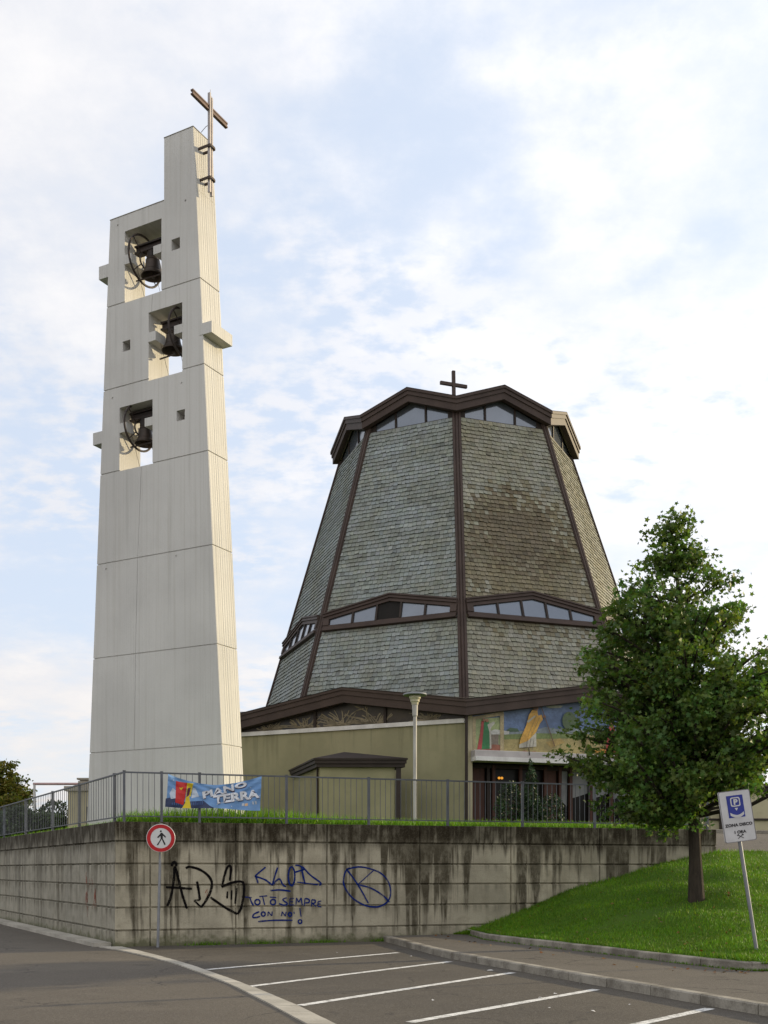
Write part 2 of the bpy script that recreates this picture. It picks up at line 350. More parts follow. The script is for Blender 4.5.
MOS = {'sky':[(0.24, 7.94), (1.72, 8.26), (3.38, 8.65), (5.31, 9.04), (7.12, 9.36), (9.72, 9.18), (9.72, 6.66), (3.38, 6.61), (0.24, 6.55)],'ground':[(1.74, 7.35), (3.38, 7.48), (5.49, 7.54), (9.72, 7.6), (9.72, 6.66), (3.38, 6.61), (1.74, 6.59)],'darkgrass':[(1.74, 7.35), (3.38, 7.48), (5.49, 7.54), (5.49, 7.34), (3.38, 7.23), (1.74, 7.14)],'hills':[(1.74, 7.44), (2.1, 7.61), (2.52, 7.54), (3.3, 7.62), (3.73, 7.78), (4.25, 7.71), (4.69, 7.78), (5.49, 7.76), (9.72, 7.8), (9.72, 7.6), (5.49, 7.54), (3.38, 7.48), (1.74, 7.35)],'path':[(3.73, 7.08), (4.43, 7.3), (4.65, 7.11), (3.99, 6.85)],'garden':[(0.46, 7.98), (1.56, 8.1), (1.56, 6.61), (0.46, 6.57)],'hut':[(1.13, 7.32), (1.51, 7.35), (1.51, 6.88), (1.13, 6.82)],'roofw':[(1.07, 7.45), (1.34, 7.56), (2.01, 7.5), (1.97, 7.36), (1.1, 7.31)],'floor':[(0.49, 6.65), (1.25, 6.89), (1.57, 6.88), (1.59, 6.6), (0.49, 6.56)],'red':[(0.71, 7.89), (0.85, 7.94), (0.88, 7.73), (0.83, 6.69), (0.52, 6.65), (0.65, 7.34)],'green':[(0.82, 7.84), (1.05, 7.9), (1.09, 7.43), (1.1, 6.69), (0.72, 6.66), (0.79, 7.34)],'sleeve':[(0.98, 7.75), (1.27, 7.9), (1.34, 7.84), (1.14, 7.6), (1.17, 6.71), (1.09, 6.69), (1.07, 7.43)],'pill':[(0.25, 8.02), (0.45, 8.05), (0.45, 6.57), (0.25, 6.55)],'pilr':[(1.56, 8.16), (1.74, 8.2), (1.74, 6.62), (1.57, 6.6)],'lint':[(0.2, 8.06), (1.72, 8.36), (1.75, 8.2), (0.24, 7.93)],'robe':[(3.08, 8.52), (3.3, 8.52), (3.34, 8.26), (3.51, 8.31), (3.57, 8.1), (3.43, 7.92), (3.25, 7.52), (2.87, 7.12), (2.46, 6.94), (2.52, 7.22), (2.78, 7.81), (2.91, 8.28)],'tunic':[(2.87, 7.12), (3.25, 7.51), (3.26, 6.87), (2.44, 6.78), (2.46, 6.94)],'stole':[(2.8, 7.98), (3.17, 8.26), (3.23, 8.22), (2.87, 7.91)],'cloud':[(3.73, 8.69), (4.08, 8.77), (4.56, 8.77), (4.43, 8.67), (3.91, 8.63)],'bush':[(1.89, 7.56), (2.06, 7.67), (2.4, 7.64), (2.48, 7.51), (1.93, 7.47)],'orange':[(5.49, 6.71), (5.67, 6.82), (6.57, 6.89), (6.93, 6.71)]}

# ------------------------------------------------------------------ camera, sky, sun
cam = bpy.data.cameras.new('camera'); co = bpy.data.objects.new('camera', cam); COL.objects.link(co)
co.location = (0, 0, EYE); co.rotation_euler = (R(90), 0, 0)
cam.sensor_width = 36; cam.sensor_fit = 'AUTO'; cam.lens = 1094 / 1024 * 36
cam.shift_y = (870 - 512) / 1024; cam.clip_end = 3000; cam.clip_start = .1
SC.camera = co

SUN_AZ = math.atan2(.915, .40); SUN_EL = R(15)
sd = Vector((math.sin(SUN_AZ) * math.cos(SUN_EL), math.cos(SUN_AZ) * math.cos(SUN_EL), math.sin(SUN_EL)))
sl = bpy.data.lights.new('sun', 'SUN'); sl.energy = 5.0; sl.angle = R(.8); sl.color = (1.0, .82, .50)
so = bpy.data.objects.new('sun', sl); COL.objects.link(so)
so.rotation_euler = (-sd).to_track_quat('-Z', 'Y').to_euler(); so.location = (60, 20, 60)

def make_world():
    w = bpy.data.worlds.new('World'); SC.world = w; w.use_nodes = True
    T = NT.__new__(NT); T.t = w.node_tree; T.t.nodes.clear(); T.out = T.n('ShaderNodeOutputWorld')
    sky = T.n('ShaderNodeTexSky', sky_type='NISHITA', sun_disc=False, sun_elevation=SUN_EL, sun_rotation=SUN_AZ,
              altitude=200.0, air_density=1.0, dust_density=1.5, ozone_density=1.0)
    d = T.n('ShaderNodeTexCoord').outputs['Generated']
    sx = T.n('ShaderNodeSeparateXYZ', {0: d}); X, Y, Z = sx.outputs
    zc = T.math('ADD', T.math('MAXIMUM', Z, 0.0), .22)
    P = T.n('ShaderNodeCombineXYZ', {0: T.math('DIVIDE', X, zc), 1: T.math('DIVIDE', Y, zc), 2: 0.0}).outputs[0]
    big = T.noise(T.mapv(P, (1, .8, 1), CLOUD_OFF), 1.15, 5.0, .55)
    mid = T.noise(T.mapv(P, (1, 1, 1), (4.1, 1.3, 0)), 5.5, 6.0, .62)
    mot = T.noise(T.mapv(P, (1, 1.25, 1), (1.7, 7.3, 0)), 19.0, 4.0, .55)
    mk = T.ramp(T.noise(T.mapv(P, (1, 1, 1), (8.6, 3.1, 0)), 1.6, 2.0), .42, .62)
    dens = T.math('ADD', T.math('MULTIPLY', big, .62), T.math('MULTIPLY', mid, .38))
    dens = T.math('ADD', dens, T.math('MULTIPLY', T.math('MULTIPLY', T.math('SUBTRACT', mot, .5), mk), .85))
    wc = T.n('ShaderNodeTexNoise', {'Vector': P, 'Scale': 3.2, 'Detail': 4.0, 'Roughness': .6}).outputs['Color']
    PW = T.n('ShaderNodeVectorMath', {0: T.n('ShaderNodeVectorMath', {0: wc, 1: (-.5, -.5, -.5)}, operation='ADD').outputs[0], 'Scale': .55}, operation='SCALE').outputs[0]
    PW = T.n('ShaderNodeVectorMath', {0: P, 1: PW}, operation='ADD').outputs[0]
    for (gx, gy, gr, ga) in ((.04, 1.06, .24, .14), (-.12, 1.22, .16, .08), (.30, 1.22, .12, .09), (-.62, 2.1, .42, .12), (.12, 1.9, .3, .06)):
        dd = T.n('ShaderNodeVectorMath', {0: PW, 1: (gx, gy, 0)}, operation='DISTANCE').outputs['Value']
        dens = T.math('SUBTRACT', dens, T.math('MULTIPLY', T.ramp(dd, gr, 0.0), ga))
    cov = T.ramp(dens, .36, .58)
    cov = T.math('MULTIPLY_ADD', cov, .60, .40)
    # clouds brighten sunward; extra brightness behind the camera is added to fill front faces
    sdot = T.n('ShaderNodeVectorMath', {0: d, 1: tuple(sd)}, operation='DOT_PRODUCT').outputs['Value']
    glow = T.ramp(sdot, .15, .95)
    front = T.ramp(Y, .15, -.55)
    br = T.math('ADD', T.math('ADD', T.math('MULTIPLY', glow, .26), T.math('MULTIPLY', front, REAR_FILL)), .90)
    thick = T.ramp(T.math('ADD', T.math('MULTIPLY', mid, .6), T.math('MULTIPLY', big, .4)), .48, .70)
    cc = T.mix(thick, (8.6, 8.8, 9.4), (10.1, 10.0, 10.1))
    cc = T.mix(T.ramp(Z, .30, .0), cc, (9.6, 9.1, 8.7))
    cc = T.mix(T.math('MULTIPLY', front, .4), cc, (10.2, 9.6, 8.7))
    cloud = T.n('ShaderNodeVectorMath', {0: cc, 'Scale': br}, operation='SCALE').outputs[0]
    skyc = T.n('ShaderNodeVectorMath', {0: sky.outputs[0], 'Scale': SKYMUL}, operation='SCALE').outputs[0]
    skyc = T.n('ShaderNodeVectorMath', {0: skyc, 1: (4.3, 5.3, 6.9)}, operation='ADD').outputs[0]
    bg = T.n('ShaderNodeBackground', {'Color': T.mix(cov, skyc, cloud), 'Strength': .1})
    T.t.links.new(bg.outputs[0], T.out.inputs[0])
    w.cycles.sampling_method = 'MANUAL'; w.cycles.sample_map_resolution = 1024
CLOUD_OFF = (3.9, 14.7, 0); REAR_FILL = .44; SKYMUL = .6
make_world()
vs = SC.view_settings
vs.view_transform = 'Standard'; vs.look = 'None'; vs.gamma = 1; vs.exposure = 0.12; vs.use_curve_mapping = False
SC.cycles.use_denoising = True
SC.cycles.max_bounces = 8; SC.cycles.diffuse_bounces = 3; SC.cycles.transparent_max_bounces = 8
SC.render.film_transparent = False

# ------------------------------------------------------------------ wall frame
W0 = Vector((-5.59, 22.73, 0)); WD = Vector((math.cos(R(18.1)), math.sin(R(18.1)), 0)); WN = Vector((WD.y, -WD.x, 0))
LD = Vector((-.4833, .8755, 0)); LN = Vector((-LD.y, LD.x, 0))      # left flank: direction and its road side normal
if LN.x > 0: LN = -LN
WEND = 14.6; LEND = 36.0; TH = .34
def wp(t, z, off=0.0): return W0 + WD * t + WN * off + Vector((0, 0, z))
def lp(t, z, off=0.0): return W0 + LD * t + LN * off + Vector((0, 0, z))
def inner_corner(off):
    # meeting point of the two lines moved 'off' back from the faces
    a = W0 - WN * off; b = W0 - LN * off
    den = WD.x * LD.y - WD.y * LD.x
    s = ((b.x - a.x) * LD.y - (b.y - a.y) * LD.x) / den
    return a + WD * s

# ------------------------------------------------------------------ ground
g = MB(); g.poly([(-900, -300, 0), (900, -300, 0), (900, 1500, 0), (-900, 1500, 0)])
struct('ground', g, EARTH)
gl = [(-5.89, 22.6), (-5.05, 21.35), (-4.2, 19.85), (-3.4, 18.23), (-2.14, 15.22), (-1.26, 12.68), (-.69, 10.94), (.5, 6.9), (2.2, 1.5), (5.0, -8)]
gr = [(-5.42, 22.6), (-4.35, 20.59), (-3.66, 19.2), (-2.97, 17.68), (-1.83, 14.96), (-.97, 12.68), (-.40, 10.94), (.82, 6.9), (2.55, 1.5), (5.4, -8)]
g = MB()
lw = [lp(0, 0) + LN * .05, lp(LEND, 0) + LN * .05]
g.poly([(x, y, .004) for x, y in gl] + [(-60, -8, .004), (-60, 60, .004), (lw[1].x, lw[1].y, .004), (lw[0].x - .1, lw[0].y, .004)][0:])
struct('road', g, ASPH)
k0 = Vector((-.02, 24.52, 0)); k05 = Vector((1.10, 19.9, 0)); k1 = Vector((4.18, 11.9, 0)); k2 = Vector((7.6, 2.6, 0)); k3 = Vector((11.2, -8, 0))
g = MB()
pr = wp(0.0, .004, .0); 
g.poly([(x, y, .004) for x, y in gr] + [(k3.x, k3.y, .004), (k2.x, k2.y, .004), (k1.x, k1.y, .004), (k05.x, k05.y, .004), (k0.x + .03, k0.y, .004), (-5.2, 22.86, .004)])
struct('parking_area', g, ASPHP)
g = MB()
def strip(mb, a, b, z, seglen, th=.02, gap=.006, jit=0.0):
    pass
n = 60
def along(pl, n):
    pts = [Vector((x, y, 0)) for x, y in pl]; L = [0]
    for i in range(1, len(pts)): L.append(L[-1] + (pts[i] - pts[i - 1]).length)
    out = []
    for k in range(n + 1):
        d = L[-1] * k / n
        i = max(1, next((j for j in range(len(L)) if L[j] >= d - 1e-9), len(L) - 1))
        out.append(pts[i - 1].lerp(pts[i], (d - L[i - 1]) / max(1e-9, L[i] - L[i - 1])))
    return out
A = along(gl, n); B = along(gr, n)
for i in range(n):
    e = (A[i + 1] - A[i]) * .012
    a0, a1, b0, b1 = A[i] + e, A[i + 1] - e, B[i] + e, B[i + 1] - e
    h = .020 + random.random() * .004
    up = Vector((0, 0, h)); lo = Vector((0, 0, .001))
    g.hexa([a0 + lo, b0 + lo, b1 + lo, a1 + lo, a0 + up, b0 + up, b1 + up, a1 + up])
    g.poly([A[i] + Vector((0, 0, .010)), B[i] + Vector((0, 0, .010)), B[i + 1] + Vector((0, 0, .010)), A[i + 1] + Vector((0, 0, .010))])
struct('gutter_strip', g, CONCG)
for a, b in (((-2.83, 17.5), (.27, 21.09)), ((-1.85, 14.96), (1.15, 19.03)), ((-.99, 12.87), (2.0, 16.99)), ((.27, 11.44), (2.83, 14.59)), ((1.6, 10.13), (3.75, 12.59)), ((2.4, 7.6), (5.0, 10.3))):
    a = Vector((*a, .0085)); b = Vector((*b, .0085)); d = (b - a).normalized(); s = Vector((-d.y, d.x, 0)) * .066
    g = MB(); m = 24
    for i in range(m):
        p = a.lerp(b, i / m); q = a.lerp(b, (i + 1) / m)
        g.poly([p - s, q - s, q + s, p + s])
    struct('parking_line', g, PAINT)

# kerbs
def kerb(mb, path, w, z0, h, seg=1.0, side=1):
    pts = along([(p[0], p[1]) for p in path], max(1, round(sum((Vector(path[i + 1]) - Vector(path[i])).length for i in range(len(path) - 1)) / seg)))
    for i in range(len(pts) - 1):
        a, b = pts[i], pts[i + 1]; d = (b - a).normalized(); nn = Vector((-d.y, d.x, 0)) * side
        a2 = a + d * .007; b2 = b - d * .007
        dz = random.uniform(-.004, .004); o = nn * random.uniform(-.004, .004)
        zb = Vector((0, 0, z0 - .2)); zt = Vector((0, 0, z0 + h + dz)); zc = Vector((0, 0, z0 + h + dz - .018)); ch = nn * .018
        mb.hexa([a2 + o + zb, b2 + o + zb, b2 + nn * w + zb, a2 + nn * w + zb, a2 + o + zc, b2 + o + zc, b2 + nn * w + zc, a2 + nn * w + zc])
        mb.hexa([a2 + o + zc, b2 + o + zc, b2 + nn * w + zc, a2 + nn * w + zc, a2 + o + ch + zt, b2 + o + ch + zt, b2 + nn * (w - .001) + zt, a2 + nn * (w - .001) + zt])
g = MB(); kerb(g, [(k0.x, k0.y), (k05.x, k05.y), (k1.x, k1.y), (k2.x, k2.y), (k3.x, k3.y)], .15, 0, .13, 1.0)
struct('kerb', g, CONC)
LK = [(1.90, 25.15), (2.12, 23.15), (2.7, 21.7), (3.78, 19.4), (4.62, 17.35), (5.16, 16.2), (5.42, 15.95), (5.75, 15.95), (7, 16.4), (10, 17.5), (16, 19.7), (24, 22.6)]
g = MB(); kerb(g, LK, .12, .13, .12, 1.0)
struct('lawn_kerb', g, CONC)
g = MB(); o = Vector((.12, .045, 0))
g.poly([(k0.x + .12, k0.y, .126), (k05.x + .13, k05.y + .03, .126), (k1.x + .14, k1.y + .04, .126), (k2.x + .14, k2.y + .05, .126), (k3.x + .14, k3.y, .126), (60, -8, .126), (60, 36, .126), (24.1, 22.7, .126)]
       + [(x + .05, y + .05, .126) for x, y in reversed(LK[:-1])])
struct('pavement', g, PAVE)
g = MB(); a = lp(.2, 0, .02); b = lp(LEND, 0, .02)
kerb(g, [(a.x, a.y), (b.x, b.y)], .38, 0, .085, 1.2, side=1)
struct('wall_foot_kerb', g, CONCG)

# lawn: a bank between its kerb and the foot of the wall
WT = [(7.55, .10), (8.1, .22), (9.5, .71), (10.5, 1.13), (11.85, 1.43), (13.2, 1.80), (14.62, 2.06)]
LW = [(wp(t, 0, .03).x, wp(t, 0, .03).y, z) for t, z in WT] + [(9.6, 27.9, 2.08), (11.5, 28.5, 2.10), (14, 29.2, 2.12), (18, 30.4, 2.15), (26, 33.0, 2.2)]
LKz = [(x + .11, y + .05, .235) for x, y in LK]
def lin(pl, s):
    i = min(int(s * (len(pl) - 1)), len(pl) - 2); f = s * (len(pl) - 1) - i
    return Vector(pl[i]).lerp(Vector(pl[i + 1]), f)
def lawn_pt(s, v):
    a = lin(LKz, s); b = lin(LW, s)
    p = a.lerp(b, v); hh = v - .02 * math.sin(math.pi * v) - .03 * math.sin(2 * math.pi * v)
    p.z = a.z + (b.z - a.z) * hh + .025 * math.sin(p.x * 3.1 + p.y * 1.7) * math.sin(math.pi * v) + .02 * math.sin(p.x * 1.3 - p.y * 2.9) * math.sin(math.pi * v)
    return p
g = MB(); NS, NV = 88, 40
for i in range(NS):
    for j in range(NV):
        g.poly([lawn_pt(i / NS, j / NV), lawn_pt((i + 1) / NS, j / NV), lawn_pt((i + 1) / NS, (j + 1) / NV), lawn_pt(i / NS, (j + 1) / NV)])
lo = struct('lawn', g, GRASSB)
for p in lo.data.polygons: p.use_smooth = True
def lawn_z(x, y):
    best = None
    for i in range(0, 89):
        for j in range(0, 41):
            p = lawn_pt(i / 88, j / 40); d = (p.x - x) ** 2 + (p.y - y) ** 2
            if best is None or d < best[0]: best = (d, p.z)
    return best[1]

def blades(name, gen, n, mat, label=None):
    """n bent triangular blades; gen() gives a foot point, a height and a tint"""
    V = []; F = []; C = []
    for i in range(n):
        p, h, tint = gen()
        a = random.uniform(0, 6.283); w = random.uniform(.005, .010) * (1 + h * 3)
        dx, dy = math.cos(a) * w, math.sin(a) * w
        b = random.uniform(0, 6.283); l = h * random.uniform(.15, .7)
        k = len(V)
        V += [(p.x - dx, p.y - dy, p.z - .01), (p.x + dx, p.y + dy, p.z - .01),
              (p.x + math.cos(b) * l, p.y + math.sin(b) * l, p.z + h)]
        F.append((k, k + 1, k + 2)); C += [tint] * 3
    me = bpy.data.meshes.new(name); me.from_pydata(V, [], F); me.materials.append(mat)
    ca = me.color_attributes.new('Col', 'FLOAT_COLOR', 'CORNER')
    arr = np.ones((len(V), 4), dtype=np.float32); arr[:, :3] = C
    ca.data.foreach_set('color', arr.ravel())
    o = bpy.data.objects.new(name, me); COL.objects.link(o)
    return tag(o, kind='stuff')
def tuft_noise(x, y): return .5 + .5 * math.sin(x * 2.3 + 1.7 * math.sin(y * 1.9)) * math.cos(y * 2.1 + 1.3 * math.sin(x * 1.1))
def glawn():
    while True:
        s = random.random() ** 1.0 * .88; v = random.random()
        p = lawn_pt(s, v)
        d = math.hypot(p.x - 5.7, p.y - 21.4)
        bare = math.hypot((p.x - 5.1) / 1.5, (p.y - 21.2) / .8)
        if bare < 1.2 and random.random() < .9 * (1.2 - bare): continue
        t = tuft_noise(p.x, p.y)
        k = random.uniform(.62, 1.25) * (.78 + .4 * t)
        dry = tuft_noise(p.x * .55 + 3, p.y * .55)
        if random.random() < .05 + .22 * max(0, dry - .55): tint = (1.75 * k, 1.12 * k, .9 * k)
        else: tint = (k * random.uniform(.75, 1.2), k, k * random.uniform(.7, 1.2))
        edge = 1.6 if v < .03 or v > .97 else 1
        return p, random.uniform(.022, .062) * (.75 + .5 * t) * edge, tint
tag(blades('lawn_grass', glawn, 95000, GRASS), 'short green grass covering the sloping bank', 'grass')

# terrace above the wall
ic = inner_corner(TH - .04); we = wp(WEND, 0, -TH + .04)
li = lp(LEND, 0, -TH + .04); e1 = wp(WEND, 0, -5.5)
TZ = 2.60
g = MB()
g.poly([(li.x, li.y, TZ), (ic.x, ic.y, TZ), (we.x, we.y, TZ), (e1.x, e1.y, TZ + .1), (30, 40, TZ + .1), (90, 60, TZ + .1), (90, 150, TZ + .1), (-90, 150, TZ), (-90, 80, TZ)][::1])
struct('terrace', g, GRASSB)
# driveway climbing from the right up to the church
g = MB(); top = [Vector(p) for p in LW[6:]]; top[0] = Vector((wp(WEND, 0, 0).x + .03, wp(WEND, 0, 0).y, 2.06))
bk = [Vector((e1.x, e1.y, TZ + .12)), Vector((10.2, 33.4, TZ + .12)), Vector((12.5, 34.2, TZ + .12)), Vector((15.2, 35.0, TZ + .12)), Vector((20, 36.5, TZ + .12)), Vector((30, 40, TZ + .12))]
for i in range(5):
    a, b, c, d = top[i], top[i + 1], bk[i + 1], bk[i]
    m1 = a.lerp(d, .55); m1.z += .05; m2 = b.lerp(c, .55); m2.z += .05
    g.poly([a, b, m2, m1]); g.poly([m1, m2, c, d])
struct('driveway', g, PAVE)
g = MB(); kerb(g, [(p.x, p.y) for p in bk], .15, TZ + .1, .14, 1.0)
struct('driveway_kerb', g, CONC)

# ------------------------------------------------------------------ retaining wall
wall = thing('retaining_wall', W0, 'long streaked concrete retaining wall with scrawled graffiti below the railing', 'wall')
ZG = [-.35, .335, .81, 1.28, 1.73, 2.2, 2.61]
def wall_run(P, ts, flip):
    g = MB(); back = -.05; gh = .018
    for i in range(len(ts) - 1):
        for j in range(6):
            z0 = ZG[j] + (gh if j else 0); z1 = ZG[j + 1] - (gh if j < 5 else 0)
            a = ts[i] + (.011 if i else 0); b = ts[i + 1] - (.011 if i < len(ts) - 2 else 0)
            o = random.uniform(-.004, .004)
            c = .010
            f = [P(a + c, z0 + c, o), P(b - c, z0 + c, o), P(b - c, z1 - c, o), P(a + c, z1 - c, o)]
            k = [P(a, z0, o - c), P(b, z0, o - c), P(b, z1, o - c), P(a, z1, o - c)]
            r = [P(a, z0, back), P(b, z0, back), P(b, z1, back), P(a, z1, back)]
            g.poly(f)
            for q in range(4):
                q2 = (q + 1) % 4
                g.poly([k[q], k[q2], f[q2], f[q]]); g.poly([r[q], r[q2], k[q2], k[q]])
    a, b = ts[0], ts[-1]
    g.poly([P(a, ZG[0], back), P(b, ZG[0], back), P(b, 2.606, back), P(a, 2.606, back)])
    return g
FT = [0, .72, 2.53, 4.56, 6.74, 9.0, 11.33, WEND]
LT = [0, 5.3, 8.96, 12.5, 16, 20, 24.5, 30, LEND]
def uvw(off):
    def f(co, n):
        d = co - W0
        if off: return (off + d.dot(LD), co.z)
        return (d.dot(WD), co.z)
    return f
g = wall_run(wp, FT, False)
tp = [wp(0, 2.607, -.05), wp(WEND, 2.607, -.05), wp(WEND, 2.607, -TH), inner_corner(TH) + Vector((0, 0, 2.607))]
g.poly(tp)
g.poly([wp(WEND, -.3, -.05), wp(WEND, -.3, -TH), wp(WEND, 2.607, -TH), wp(WEND, 2.607, -.05)])
g.poly([wp(WEND, -.3, -TH), wp(0.2, -.3, -TH), wp(0.2, 2.607, -TH), wp(WEND, 2.607, -TH)])
g.build('front_panels', WALL, wall, uvf=uvw(0))
g = wall_run(lp, LT, True)
g.poly([lp(0, 2.607, -.05), lp(LEND, 2.607, -.05), lp(LEND, 2.607, -TH), inner_corner(TH) + Vector((0, 0, 2.607))])
g.build('side_panels', WALL, wall, uvf=uvw(40.0))

def smooth_path(p, sub=5):
    if len(p) < 3: return [Vector((x, y, 0)) for x, y in p]
    P = [Vector((x, y, 0)) for x, y in p]; out = []
    for i in range(len(P) - 1):
        a = P[max(i - 1, 0)]; b = P[i]; c = P[i + 1]; d = P[min(i + 2, len(P) - 1)]
        for k in range(sub):
            t = k / sub
            out.append(.5 * ((2 * b) + (c - a) * t + (2 * a - 5 * b + 4 * c - d) * t * t + (3 * b - a - 3 * c + d) * t ** 3))
    out.append(P[-1]); return out
def ribbon(mb, path, w, fn, rough=.15, sub=5):
    q = smooth_path(path, sub); n = len(q); L = []; 
    for i, p in enumerate(q):
        d = (q[min(i + 1, n - 1)] - q[max(i - 1, 0)])
        if d.length < 1e-6: d = Vector((1, 0, 0))
        d.normalize(); s = Vector((-d.y, d.x, 0))
        ww = w * .5 * (1 + random.uniform(-rough, rough)) * (.7 if i in (0, n - 1) else 1)
        L.append((p + s * ww, p - s * ww))
    for i in range(n - 1):
        mb.poly([fn(L[i][0]), fn(L[i][1]), fn(L[i + 1][1]), fn(L[i + 1][0])])
def onwall(off): return lambda p: wp(p.x, p.y, off)
for strokes, w, m, off, lab in ((ADS, .052, BLACKP, .008, 'large black sprayed letters'), (NAME, .036, BLUEP, .0085, 'blue scrawled name with underline'),
                                (TOTO, .034, BLUEP, .009, 'two lines of blue handwriting'), (CIRC, .036, BLUEP, .0095, 'blue circle around a letter'), (RED, .014, REDP, .0075, 'small red mark')):
    g = MB()
    for s in strokes: ribbon(g, s, w, onwall(off))
    tag(g.build('graffiti', m, wall), lab)
g = MB()
for k in range(16):
    t0 = random.uniform(1.6, 2.45); z0 = random.uniform(.75, 1.55)
    ribbon(g, [(t0, z0), (t0 + random.uniform(-.1, .1), z0 - .12), (t0 + random.uniform(-.08, .08), z0 - .26)], random.uniform(.015, .04), lambda p: lp(p.x, p.y, .0075), .5)
tag(g.build('graffiti', REDP, wall), 'faded rust red scribble')

# ------------------------------------------------------------------ railing
rail = thing('metal_railing', inner_corner(.25) + Vector((0, 0, 2.6)), 'long grey metal railing with thin uprights along the top of the concrete wall', 'railing')
FO = .25
ict = inner_corner(FO)
def fr(t, z): return wp(t, z, -FO)
def fl(t, z): return lp(t, z, -FO)
tf0 = (ict - W0).dot(WD); tl0 = (ict - W0).dot(LD)
fposts = [tf0, .985, 1.79, 3.70, 5.60, 7.51, 9.41, 11.33, 13.2, WEND - .1]
lposts = [tl0, tl0 + .75, 4.13, 7.1, 10.73, 14.3, 17.9, 21.5, 25.1, 28.7, 32.3, LEND]
def post(P, D, N, t):
    g = MB(); a = P(t, 2.52)
    g.box(a - D * .025 - N * .03, D * .05, N * .06, (0, 0, 1.17)); g.box(a - D * .032 - N * .037 + Vector((0, 0, 1.165)), D * .064, N * .074, (0, 0, .012))
    g.box(a - D * .06 - N * .05 + Vector((0, 0, .08)), D * .12, N * .10, (0, 0, .012))
    g.build('post', RAIL, rail)
def bay(P, D, N, t0, t1, sp=.128):
    g = MB(); a = P(t0 + .026, 0); L = t1 - t0 - .052
    g.box(a - N * .02 + Vector((0, 0, 3.645)), D * L, N * .04, (0, 0, .032))
    g.box(a - N * .016 + Vector((0, 0, 2.725)), D * L, N * .032, (0, 0, .025))
    n = max(2, round(L / sp))
    for i in range(1, n):
        p = P(t0 + .026 + L * i / n, 2.75)
        g.box(p - D * .0055 - N * .0055 + D * random.uniform(-.004, .004), D * .011, N * .011, (0, 0, .896))
    g.build('railing_panel', RAIL, rail)
for t in fposts: post(fr, WD, WN, t)
for t in lposts[1:]: post(fl, LD, LN, t)
for a, b in zip(fposts, fposts[1:]): bay(fr, WD, WN, a, b)
for a, b in zip(lposts, lposts[1:]): bay(fl, LD, LN, a, b, .23)

# long grass growing behind the railing
def gterr():
    if random.random() < .66:
        t = random.uniform(.2, WEND - .2); d = random.uniform(.36, 2.6); p = wp(t, 0, -d)
        hump = .22 * math.exp(-((t - 2.6) / 2.2) ** 2) + .05
        h = random.uniform(.06, .20) + hump * random.uniform(.1, 1.3)
    else:
        t = random.uniform(.3, 20); d = random.uniform(.36, 1.6); p = lp(t, 0, -d); h = random.uniform(.05, .16)
    p.z = TZ
    k = random.uniform(.7, 1.5)
    return p, h, (k * random.uniform(.8, 1.3), k * 1.05, k * .9)
tag(blades('long_grass', gterr, 26000, GRASS), 'uncut grass behind the railing on the wall top', 'grass')
# weeds in the joint at the wall foot and along the kerb
def gweed():
    if random.random() < .45:
        c = random.choice([5.9, 6.6, 7.2, 3.1, 4.4, 1.9]); t = random.gauss(c, .22); p = wp(max(.1, min(7.5, t)), 0.01, random.uniform(.02, .14)); h = random.uniform(.02, .10)
    else:
        s = random.random() * .85; p = lin(LKz, s); p = p + Vector((-.13, -.06, 0)); p.z = .13; h = random.uniform(.01, .05)
    k = random.uniform(.6, 1.2); return p, h, (k, k, k)
tag(blades('weeds', gweed, 2600, GRASS), 'small weeds at the foot of the concrete wall', 'weeds')

# ------------------------------------------------------------------ text
def text_polys(s, size=1.0, bold=.0, align='CENTER', space=1.0):
    cu = bpy.data.curves.new('lettering_source', 'FONT'); cu.body = s; cu.size = size; cu.offset = bold; cu.align_x = align
    cu.space_character = space; cu.fill_mode = 'BOTH'; cu.resolution_u = 4
    o = bpy.data.objects.new('lettering_source', cu); COL.objects.link(o)
    dg = bpy.context.evaluated_depsgraph_get(); dg.update()
    ev = o.evaluated_get(dg); me = ev.to_mesh()
    vs = [(v.co.x, v.co.y) for v in me.vertices]; ps = [tuple(p.vertices) for p in me.polygons]
    ev.to_mesh_clear(); bpy.data.objects.remove(o); bpy.data.curves.remove(cu)
    return vs, ps
def put_text(mb, s, size, fn, bold=0.0, align='CENTER', space=1.0, mi=0):
    vs, ps = text_polys(s, size, bold, align, space)
    for p in ps: mb.poly([fn(*vs[i]) for i in p], mi)

# ------------------------------------------------------------------ banner
ban = thing('banner', wp(2.1, 2.93, -.16), 'blue printed cloth banner tied to the railing, its top edge sagging', 'banner')
def bpos(s, q, off=0.0):
    xl = 1.071 + (1.112 - 1.071) * q; xr = 3.101 + (3.121 - 3.101) * q
    t = xl + (xr - xl) * s
    zb = 2.941 - .04 * s - .012 * math.sin(s * 9); zt = 3.643 - .228 * (1 - abs(2 * s - 1) ** 1.8) * (1 - .15 * s)
    z = zb + (zt - zb) * q
    wv = .020 * math.sin(s * 17 + q * 3) * (.3 + .7 * q) + .012 * math.sin(s * 31 - q * 6) + .02 * math.sin(q * 5 + s * 4) * (1 - q) + .012 * math.sin((q - 1.2 * abs(s - .5)) * 24) * q
    return wp(t, z, -.165 + wv + off)
def cpx(x, y):
    """banner crop pixels to its own (s, q)"""
    s = (x - 22) / 718; top = 15 + 20 * s + 78 * (1 - abs(2 * s - 1) ** 1.8); bot = 268 + 25 * s
    return s, (bot - y) / (bot - top)
